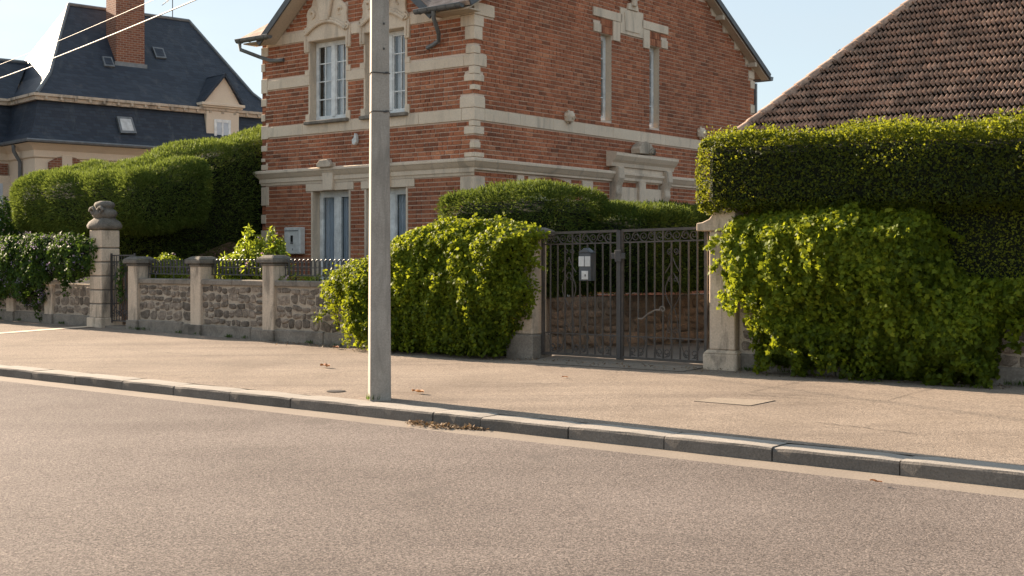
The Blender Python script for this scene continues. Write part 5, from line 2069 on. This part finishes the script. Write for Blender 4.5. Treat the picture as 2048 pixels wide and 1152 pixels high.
hedge('privet_hedge', 'tall dark clipped hedge with bright yellow-green top, above the creeper right of the gate', 'hedge',
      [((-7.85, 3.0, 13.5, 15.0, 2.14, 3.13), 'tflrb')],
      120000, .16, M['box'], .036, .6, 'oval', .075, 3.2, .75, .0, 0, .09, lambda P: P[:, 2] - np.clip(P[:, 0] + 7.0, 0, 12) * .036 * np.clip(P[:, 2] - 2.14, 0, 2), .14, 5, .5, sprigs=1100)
hedge('box_hedge', 'dark small-leaved hedge on the wall at far right, behind the creeper edge', 'hedge',
      [((-5.6, 3.0, 13.72, 14.6, 1.0, 2.32), 'fb')],
      45000, .08, M['box'], .03, .6, 'oval', .03, 3.5, .75, .0, 0, .05, None, .1, 6, -.1, toff=.4)


def ragged(n, seed, v_back, poly, thick, R, name, label, cat, L, wid, mat, singles=0, smat=None, down=.7, extra=None, tint_fn=None, lamp=.07, kind='ivy', jit=.5, strands=0):
    P, N, e, rng = drape(poly, n, v_back, thick, R, seed, lamp)
    if strands:
        i0 = rng.choice(n, strands)
        q = 60
        ln = rng.uniform(.15, .5, (strands, 1))
        t = rng.random((strands, q))
        base_ = P[i0][:, None, :] + N[i0][:, None, :] * rng.uniform(.02, .12, (strands, 1, 1))
        pts = np.repeat(base_, q, axis=1)
        pts[:, :, 2] -= ln * t
        pts[:, :, 0] += (rng.normal(0, .10, (strands, 1)) * t) + rng.normal(0, .035, (strands, q)) * (1 - .5 * t)
        pts[:, :, 1] += rng.normal(0, .03, (strands, q)) - .03 * np.sin(t * 3)
        pts = pts.reshape(-1, 3)
        ok_ = pts[:, 2] > .24
        sn = np.repeat(N[i0], q, axis=0)[ok_] + rng.normal(0, .25, (ok_.sum(), 3))
        extra = (pts[ok_], nrm(sn)) if extra is None else (np.concatenate([extra[0], pts[ok_]]), np.concatenate([extra[1], nrm(sn)]))
    if extra is not None:
        P = np.concatenate([P, extra[0]])
        N = np.concatenate([N, extra[1]])
    c = np.mean(np.array(poly), axis=0)
    T = thing(name, label, cat, (c[0], v_back, min(p[1] for p in poly)))
    tint = rng.beta(2, 2.4, len(P)) + .14 * lump(P, 5, seed + 4)
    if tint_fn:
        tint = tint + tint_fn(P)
    k0 = len(P)
    if singles:
        sel = rng.choice(n, singles, replace=False)
        keep = np.ones(len(P), bool)
        keep[sel] = False
        tpl = []
        for j in range(4):
            mb = MB()
            b = LEAF[kind]
            vs = [mb.v((x * L * 1.1, y * L * 1.1 * wid, z * L * 1.1 * (1 + .5 * j))) for x, y, z in b]
            cc = mb.v((.35 * L * 1.2, 0, -.02 * L))
            for a in range(len(b)):
                mb.face((vs[a], vs[(a + 1) % len(b)], cc))
            me = mb.mesh('leaf', recalc=False)
            me.materials.append(smat)
            tpl.append(me)
        for i in sel:
            nn = Vector(N[i]) + Vector(rng.normal(0, .35, 3))
            ax = Vector(rng.normal(0, .6, 3)) + Vector((0, 0, -.9))
            nn.normalize()
            ax = (ax - nn * ax.dot(nn)).normalized()
            m3 = Matrix((ax, nn.cross(ax), nn)).transposed()
            p = P[i] + N[i] * .06
            piece(T, 'leaf', tpl[int(rng.integers(4))], p, m3.to_euler())
        P, N, tint = P[keep], N[keep], tint[keep]
    me = leafmesh(name + '_leaves', P, N, L, wid, kind, mat, ORG[T.name], jit, down, 0, tint, rng=rng)
    to_leafobj(T, 'foliage', me)
    # dark tangle of stems under the leaves
    cen = np.array(poly).mean(axis=0)
    mb = MB()
    inner = [(x + (cen[0] - x) * .12, z + (cen[1] - z) * .12) for x, z in poly]
    mb.prism(inner, 1, v_back - thick * .16, v_back - .01)
    part(T, 'stems', mb, M['core'])
    return T


def tendril(pts, n, seed, spread=.05):
    rng = np.random.default_rng(seed)
    pts = np.array(pts)
    t = rng.uniform(0, len(pts) - 1.001, n)
    i = t.astype(int)
    f = (t - i)[:, None]
    P = pts[i] * (1 - f) + pts[i + 1] * f + rng.normal(0, spread, (n, 3)) * (1 - .6 * (t / len(pts)))[:, None]
    N = nrm(np.tile([-.3, -1, .4], (n, 1)) + rng.normal(0, .3, (n, 3)))
    return P, N


vv = V_W - .02
pxr = [(1432, 458), (1448, 430), (1500, 420), (1560, 410), (1620, 402), (1690, 396), (1760, 402), (1830, 398), (1866, 424), (1880, 470), (1898, 530), (1945, 556), (1960, 556), (2070, 545), (2080, 612), (2030, 640), (2005, 650), (1992, 700), (1985, 758), (1940, 766), (1860, 770), (1760, 766), (1710, 758), (1690, 735), (1640, 738), (1590, 744), (1525, 732), (1512, 690), (1500, 640), (1488, 612), (1452, 602), (1440, 560), (1428, 510)]
polyR = [fr(x, y, V_W - .3) for x, y in pxr]
ext = [tendril([(*[fr(x, y, V_W - .42)[0]], V_W - .42, fr(x, y, V_W - .42)[1]) for x, y in seg], 55, 50 + k, .04) for k, seg in enumerate(
    [ [(1430, 470), (1416, 500)], [(1445, 580), (1450, 615)], [(1520, 700), (1535, 735)], [(1690, 740), (1720, 770), (1800, 772)], [(1850, 770), (1980, 772)]])]
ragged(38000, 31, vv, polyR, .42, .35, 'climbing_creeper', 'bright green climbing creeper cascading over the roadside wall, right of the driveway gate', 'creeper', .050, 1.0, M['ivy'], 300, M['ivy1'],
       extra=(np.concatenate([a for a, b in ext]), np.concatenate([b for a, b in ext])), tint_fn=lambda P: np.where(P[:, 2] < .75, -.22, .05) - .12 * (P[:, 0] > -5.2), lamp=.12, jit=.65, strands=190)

pxl = [(642, 562), (665, 532), (700, 516), (740, 500), (772, 482), (800, 458), (850, 442), (900, 434), (950, 434), (1000, 434), (1050, 446), (1084, 464), (1064, 490), (1056, 520), (1050, 545), (1064, 580), (1058, 602), (1040, 625), (1030, 650), (1012, 690), (1000, 714), (900, 714), (800, 708), (740, 700), (714, 690), (702, 660), (690, 640), (692, 615), (670, 605), (650, 585)]
polyL = [fr(x, y, V_W - .3) for x, y in pxl]
rg = np.random.default_rng(8)
ptop, ntop = boxpts(rg, (-13.6, -10.75, V_W - .3, V_W + .75, 1.2, 2.06), 5200, .25, 'tfk')
ptop[:, 2] -= np.clip(-12.6 - ptop[:, 0], 0, 2) * .35
tnd = [(fr(700, 585, V_W - .2)[0], V_W - .2, fr(700, 585, V_W - .2)[1]), (fr(660, 612, V_W - .2)[0], V_W - .2, fr(660, 612, V_W - .2)[1]), (fr(628, 642, V_W - .2)[0], V_W - .2, fr(628, 642, V_W - .2)[1])]
t1, n1 = tendril(tnd, 170, 4, .045)
t2, n2 = tendril([(-14.6, V_W + .05, 1.25), (-14.0, V_W - .1, 1.42), (-13.4, V_W, 1.7)], 260, 5, .09)
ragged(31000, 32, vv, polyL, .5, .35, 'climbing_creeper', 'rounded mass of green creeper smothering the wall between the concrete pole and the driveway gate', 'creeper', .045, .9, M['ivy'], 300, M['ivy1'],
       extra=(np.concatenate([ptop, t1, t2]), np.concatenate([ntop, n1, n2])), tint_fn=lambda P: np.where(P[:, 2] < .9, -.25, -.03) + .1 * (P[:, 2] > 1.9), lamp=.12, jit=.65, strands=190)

pxf = [(-160, 480), (0, 470), (60, 464), (130, 464), (184, 472), (192, 495), (184, 525), (186, 545), (160, 558), (140, 566), (100, 560), (94, 556), (85, 582), (60, 600), (30, 602), (0, 596), (-160, 610)]
polyF = [fr(x, y, V_W - .2) for x, y in pxf]
gar = [(fr(x, y, V_W - .12)[0], V_W - .12, fr(x, y, V_W - .12)[1]) for x, y in ((42, 590), (52, 606), (68, 612), (84, 602), (92, 585))]
t3, n3 = tendril(gar, 150, 6, .035)
TF = ragged(9500, 33, V_W, polyF, .34, .3, 'flowering_creeper', 'dark creeper dotted with lilac flowers on the wall at far left', 'creeper', .07, .62, M['ivydark'], 0, None, down=.9, extra=(t3, n3), kind='oval', lamp=.08, strands=110)
P, N, e, rng = drape(polyF, 230, V_W, .38, .3, 33, .08)
P2, N2 = tendril(gar, 40, 9, .03)
P, N = np.concatenate([P, P2]), np.concatenate([N, N2])
c = nrm(rng.normal(0, 1, (len(P), 3)))
PP = np.repeat(P + N * .04, 5, axis=0) + rng.normal(0, .02, (len(P) * 5, 3))
to_leafobj(TF, 'flowers', leafmesh('lilac_flowers', PP, np.repeat(N, 5, axis=0), .026, .8, 'petal', M['lilac'], ORG[TF.name], .9, .3, rng=rng))


def shrub(name, label, blobs, n, L, wid, mat, seed, flowers=0, spikes=()):
    rng = np.random.default_rng(seed)
    b0 = blobs[0]
    T = thing(name, label, 'shrub', (b0[0], b0[1], .3))
    Ps, Ns = [], []
    vol = sum(b[3] * b[4] * b[5] for b in blobs)
    for (u, v, z, ru_, rv2, rz_) in blobs:
        m = int(n * ru_ * rv2 * rz_ / vol)
        d = nrm(rng.normal(0, 1, (m, 3)))
        r = rng.uniform(.45, 1.05, (m, 1)) ** .6
        P = np.array([u, v, z]) + d * r * np.array([ru_, rv2, rz_])
        P += d * (lump(P, 9, seed)[:, None]) * .07
        Ps.append(P)
        Ns.append(nrm(d + np.array([0, 0, .4])))
    for (u, v, z0, z1) in spikes:
        m = 170
        t = rng.random(m)
        a = rng.uniform(0, 2 * pi, m)
        rr = .13 * (1 - t * .75)
        P = np.stack([u + rr * np.cos(a), v + rr * np.sin(a), z0 + (z1 - z0) * t], 1)
        Ps.append(P)
        Ns.append(nrm(np.stack([np.cos(a), np.sin(a), np.full(m, .6)], 1)))
    P, N = np.concatenate(Ps), np.concatenate(Ns)
    to_leafobj(T, 'foliage', leafmesh(name + '_leaves', P, N, L, wid, 'oval', mat, ORG[T.name], .6, .2, rng=rng))
    mb = MB()
    for (u, v, z, ru_, rv2, rz_) in blobs:
        for k in range(3):
            a = rng.uniform(0, 6.28)
            mb.tube([(u, v, .1), (u + .3 * ru_ * cos(a), v + .3 * rv2 * sin(a), z), (u + .7 * ru_ * cos(a), v + .7 * rv2 * sin(a), z + .6 * rz_)], [.025, .018, .006], 5)
    for (u, v, z0, z1) in spikes:
        mb.tube([(u, v, z0 - .4), (u, v, z1)], [.012, .004], 5)
    part(T, 'twigs', mb, M['bark'])
    if flowers:
        i = rng.choice(len(P), flowers)
        PP = np.repeat(P[i] + N[i] * .05, 5, axis=0) + rng.normal(0, .012, (flowers * 5, 3))
        to_leafobj(T, 'flowers', leafmesh(name + '_flowers', PP, np.repeat(N[i], 5, axis=0), .03, .8, 'petal', M['pink'], ORG[T.name], .8, .0, rng=rng))
    return T


SV = V_W + .40
q1 = fr(335, 510, SV)
q1b = fr(290, 525, SV)
shrub('flowering_shrub', 'rounded yellow-green shrub with a few pale pink flowers behind the first railing', [(q1[0], SV, 1.36, .48, .2, .34), (q1b[0], SV, 1.30, .36, .2, .28)], 2600, .07, .5, M['shrub'], 61, 30)
q2 = fr(500, 490, SV)
q2b = fr(545, 500, SV)
q2c = fr(462, 510, SV)
shrub('upright_shrub', 'tall spiky yellow-green shrub behind the second railing, left of the white meter box', [(q2[0], SV, 1.45, .45, .22, .42), (q2b[0], SV, 1.45, .38, .22, .42), (q2c[0], SV, 1.32, .42, .22, .34)], 2600, .095, .36, M['shrub'], 62, 24,
      [(fr(497, 455, SV)[0], SV, 1.5, fr(497, 452, SV)[1]), (fr(541, 462, SV)[0], SV, 1.5, fr(541, 458, SV)[1]), (fr(520, 470, SV)[0], SV, 1.5, 1.95), (fr(478, 480, SV)[0], SV, 1.4, 1.85), (fr(560, 470, SV)[0], SV, 1.4, 1.92)])
q3 = fr(600, 548, SV)
q3b = fr(650, 548, SV)
shrub('low_shrub', 'low pale green border plant behind the third railing', [(q3[0], SV - .1, 1.16, .5, .22, .17), (q3b[0], SV - .1, 1.16, .4, .22, .17)], 1500, .05, .5, M['shrub'], 63, 16)
q4 = fr(0, 430, V_W + .9)
shrub('dark_shrub', 'dark leafy shrub beyond the cypress hedge at the far left edge', [(q4[0] - .5, V_W + 1.2, 2.2, .62, .5, .75)], 3800, .08, .6, M['ivydark'], 64)
mb = MB().prism([(14.9, .1), (23, .1), (23, 1.75), (18.6, 1.75), (17.8, 1.95), (17.2, 1.75), (16.2, 1.4), (14.9, 1.3)], 0, -22.25, -21.95)
solo('boundary_wall', 'rough pinkish brown boundary wall under the cypress hedge, left of the brick house', 'wall', (-22.1, 18, .1), mb, surf('earthy_render', [(0.20, 0.125, 0.085), (0.30, 0.20, 0.14)], 2.5, 25, .35, .95, .6, .03, 8))
# ivy sprig growing in the small gate
P, N = tendril([(-20.35, pv - .03, 1.5), (-20.42, pv - .04, 1.15), (-20.33, pv - .04, .8)], 150, 71, .06)
T = thing('gate_ivy', 'sprig of ivy growing through the bars of the small iron gate', 'ivy', (-20.35, pv, .8))
to_leafobj(T, 'foliage', leafmesh('sprig_leaves', P, N, .06, .8, 'ivy', M['ivydark'], ORG[T.name], .5, .7))
part(T, 'stems', MB().tube([(-20.36, pv + .02, .3), (-20.4, pv + .015, .8), (-20.38, pv + .015, 1.55)], .008, 5), M['bark'])

# ------------------------------------------------------------------ pavement details


def pav_pt(px, py):
    q = ROAD.at(px, py, 2, .15)
    for _ in range(6):
        q = ROAD.at(px, py, 2, zpav(q.x, q.y))
    return q


# pale drain strip from the pillar to the kerb
mb = MB()
a, b = Vector((-21.05, V_W - .1)), Vector((-21.75, 9.6))
dn = Vector((b.y - a.y, -(b.x - a.x))).normalized() * .13
L_, R_ = [], []
for k in range(25):
    p = a.lerp(b, k / 24)
    for lst, s in ((L_, 1), (R_, -1)):
        x, y = p.x + dn.x * s, p.y + dn.y * s
        lst.append(mb.v((x, y, zpav(x, y) + .006)))
for k in range(24):
    mb.face((L_[k], L_[k + 1], R_[k + 1], R_[k]))
struct('drain_strip', mb, M['stone'], recalc=False)
# pale slab in front of the driveway gate
mb = MB()
ids = [[mb.v((u_, v_, zpav(u_, v_) + .005 + (.03 if v_ > V_W - .1 else 0))) for v_ in (V_W - .55, V_W - .2, V_W + .33)] for u_ in np.linspace(-10.4, -7.85, 8)]
for i in range(7):
    for j in range(2):
        mb.face((ids[i][j], ids[i + 1][j], ids[i + 1][j + 1], ids[i][j + 1]))
struct('driveway_apron', mb, M['gutter'], recalc=False)

# flush access cover in the pavement
cvs = [pav_pt(1388, 803), pav_pt(1432, 796), pav_pt(1550, 802), pav_pt(1500, 812)]
cvm = surf('cover_asphalt', [(0.235, 0.195, 0.155), (0.29, 0.24, 0.19)], 1.5, 40, .25, .9, .6, .008, 70)
T = thing('access_cover', 'flush rectangular access cover in the pavement, right of the gate', 'access cover', tuple(sum(cvs, Vector()) / 4))
mb = MB()
mb.face([mb.v((p.x, p.y, zpav(p.x, p.y) + .006)) for p in cvs])
part(T, 'cover_plate', mb, cvm, recalc=False)
mb = MB()
for p, q in zip(cvs, cvs[1:] + cvs[:1]):
    mb.tube([(p.x, p.y, zpav(p.x, p.y) + .004), (q.x, q.y, zpav(q.x, q.y) + .003)], .0035, 4)
part(T, 'cover_rim', mb, M['iron'])
c1 = pav_pt(672, 783)
mb = MB()
mb.lathe([(.10, 0), (.105, .008), (.09, .010), (.03, .011)], (c1.x, c1.y, zpav(c1.x, c1.y)), 20)
solo('stopcock_cover', 'small round dark iron cover in the pavement left of the pole', 'stopcock cover', (c1.x, c1.y, .12), mb, M['iron'])

# hairline cracks
crk = MB()
rs = random.Random(5)
for px0, py0, px1, py1 in ((790, 730, 930, 728), (600, 750, 735, 742), (610, 700, 660, 694), (360, 757, 420, 754), (1150, 742, 1250, 745), (950, 765, 1120, 768), (1630, 845, 1830, 868), (250, 700, 420, 712), (60, 680, 170, 690), (1500, 790, 1640, 800)):
    p, q = pav_pt(px0, py0), pav_pt(px1, py1)
    n = 14
    pts = []
    for k in range(n + 1):
        t = k / n
        x, y = p.x + (q.x - p.x) * t + rs.uniform(-.03, .03), p.y + (q.y - p.y) * t + rs.uniform(-.03, .03)
        pts.append((x, y))
    for (xa, ya), (xb, yb) in zip(pts, pts[1:]):
        dx, dy = xb - xa, yb - ya
        l = math.hypot(dx, dy) + 1e-9
        w = rs.uniform(.003, .007)
        nx_, ny_ = -dy / l * w, dx / l * w
        crk.face([crk.v((x, y, zpav(x, y) + .005)) for x, y in ((xa + nx_, ya + ny_), (xa - nx_, ya - ny_), (xb - nx_, yb - ny_), (xb + nx_, yb + ny_))])
for loop in (((-14.6, 9.6), (-14.55, 11.4), (-12.9, 11.45), (-12.95, 9.55)), ((-6.2, 11.9), (-6.15, 13.3), (-4.7, 13.35), (-4.75, 11.95))):
    for (xa, ya), (xb, yb) in zip(loop, loop[1:] + loop[:1]):
        for k in range(10):
            p0_, p1_ = (xa + (xb - xa) * k / 10, ya + (yb - ya) * k / 10), (xa + (xb - xa) * (k + 1) / 10, ya + (yb - ya) * (k + 1) / 10)
            dx, dy = p1_[0] - p0_[0], p1_[1] - p0_[1]
            l = math.hypot(dx, dy)
            w = rs.uniform(.002, .005)
            nx_, ny_ = -dy / l * w, dx / l * w
            crk.face([crk.v((x, y, zpav(x, y) + .005)) for x, y in ((p0_[0] + nx_, p0_[1] + ny_), (p0_[0] - nx_, p0_[1] - ny_), (p1_[0] - nx_, p1_[1] - ny_), (p1_[0] + nx_, p1_[1] + ny_))])
part(pave, 'cracks', crk, plain('crack_tar', (0.05, 0.043, 0.037), .95), recalc=False, kind='stuff')  # dark lines for the cracks and patch seams

# fallen leaves
for px, py, lab, s in ((650, 736, 'curled brown dead leaf on the pavement left of the pole', .24), (836, 788, 'long dry brown leaf on the pavement right of the pole', .20), (672, 698, 'dead brown leaf by the foot of the garden wall', .22), (1744, 928, 'brown dead leaf at the kerb joint in the gutter, far right', .1), (752, 797, 'brown leaf scrap against the foot of the pole', .07), (1130, 757, 'dark dry leaf below the driveway gate', .1)):
    if py > 900:
        q = ROAD.at(1752, 968, 2, .01)
    else:
        q = pav_pt(px, py)
    mb = MB()
    m = 7
    rsn = random.Random(px)
    L_, C_, R_ = [], [], []
    a = rsn.uniform(-.4, .2)
    for k in range(m):
        t = k / (m - 1)
        w = .16 * s * sin(pi * (t * .9 + .06)) * rsn.uniform(.8, 1.15)
        x, zc = (t - .5) * s, .012 + .06 * s * abs(sin(t * 5 + px)) + .05 * s
        for lst, o, zz in ((L_, w, zc + .10 * s * rsn.uniform(.3, 1)), (C_, 0, zc - .03 * s), (R_, -w, zc + .10 * s * rsn.uniform(.3, 1))):
            xx, yy = x * cos(a) - o * sin(a), x * sin(a) + o * cos(a)
            lst.append(mb.v((q.x + xx, q.y + yy, q.z + zz)))
    for k in range(m - 1):
        mb.face((L_[k], C_[k], C_[k + 1], L_[k + 1]))
        mb.face((C_[k], R_[k], R_[k + 1], C_[k + 1]))
    solo('fallen_leaf', lab, 'leaf', (q.x, q.y, q.z), mb, M['deadleaf1'], group='dead leaves on the pavement')
# drift of dry leaves and grit in the gutter
rng = np.random.default_rng(90)
n = 420
g0, g1_ = ROAD.at(770, 852, 2, 0), ROAD.at(950, 868, 2, 0)
t = rng.beta(1.4, 1.8, n)
P = np.stack([g0.x + (g1_.x - g0.x) * t, V_K - .03 - np.abs(rng.normal(0, .085, n)) * np.sin(pi * np.clip(t + .1, 0, 1)), rng.uniform(.004, .022, n)], 1)
me = leafmesh('gutter_leaves', P, np.tile([0., 0, 1.], (n, 1)), .042, .55, 'oval', M['deadleaf'], (g0.x, V_K, 0), .35, 0, rng=rng)
o = bpy.data.objects.new('gutter_litter', me)
COL.objects.link(o)
o.location = ROAD.w((g0.x, V_K, 0))
o.rotation_euler = (0, 0, ROAD.a)
tag(o, 'drift of dry leaf litter in the gutter below the pole', 'leaf litter', None, 'stuff')
# scattered debris at wall feet
n = 900
uu = rng.uniform(-16, -4, n)
P = np.stack([uu, V_W - .08 - np.abs(rng.normal(0, .2, n)), np.zeros(n)], 1)
P[:, 2] = [zpav(a, b) + .008 for a, b in P[:, :2]]
me = leafmesh('wall_foot_leaves', P, np.tile([0., 0, 1.], (n, 1)), .035, .5, 'oval', M['deadleaf'], (-10, V_W, .2), .4, 0, rng=rng)
o = bpy.data.objects.new('wall_foot_litter', me)
COL.objects.link(o)
o.location = ROAD.w((-10, V_W, .2))
o.rotation_euler = (0, 0, ROAD.a)
tag(o, 'thin scatter of dry leaf litter along the foot of the creeper walls', 'leaf litter', None, 'stuff')

# weeds and dry grass in the joint between pavement and walls, and round the pole
rng = np.random.default_rng(77)
Pw = []
for k in range(46):
    u_ = rng.uniform(-25, -3.2)
    if -10.5 < u_ < -7.8 and rng.random() < .7:
        continue
    m = int(rng.integers(8, 30))
    v_ = V_W - .075 - abs(rng.normal(0, .02))
    q = np.stack([u_ + rng.normal(0, .05, m), v_ + rng.normal(0, .018, m), np.full(m, zpav(u_, v_))], 1)
    Pw.append(q)
for k in range(2):
    a = rng.uniform(3.6, 5.2)
    q = np.stack([pu + .13 * cos(a) + rng.normal(0, .02, 14), pv_ + .13 * sin(a) + rng.normal(0, .02, 14), np.full(14, .125)], 1)
    Pw.append(q)
Pw = np.concatenate(Pw)
me = leafmesh('weed_blades', Pw, np.tile([0., 0, 1.], (len(Pw), 1)), .06, .16, 'blade', M['ivydark'], (-10, V_W, .2), .45, -.4, 1.0, rng=rng)
o = bpy.data.objects.new('weeds', me)
COL.objects.link(o)
o.location = ROAD.w((-10, V_W, .2))
o.rotation_euler = (0, 0, ROAD.a)
tag(o, 'small weeds growing in the joint at the foot of the walls', 'weeds', None, 'stuff')
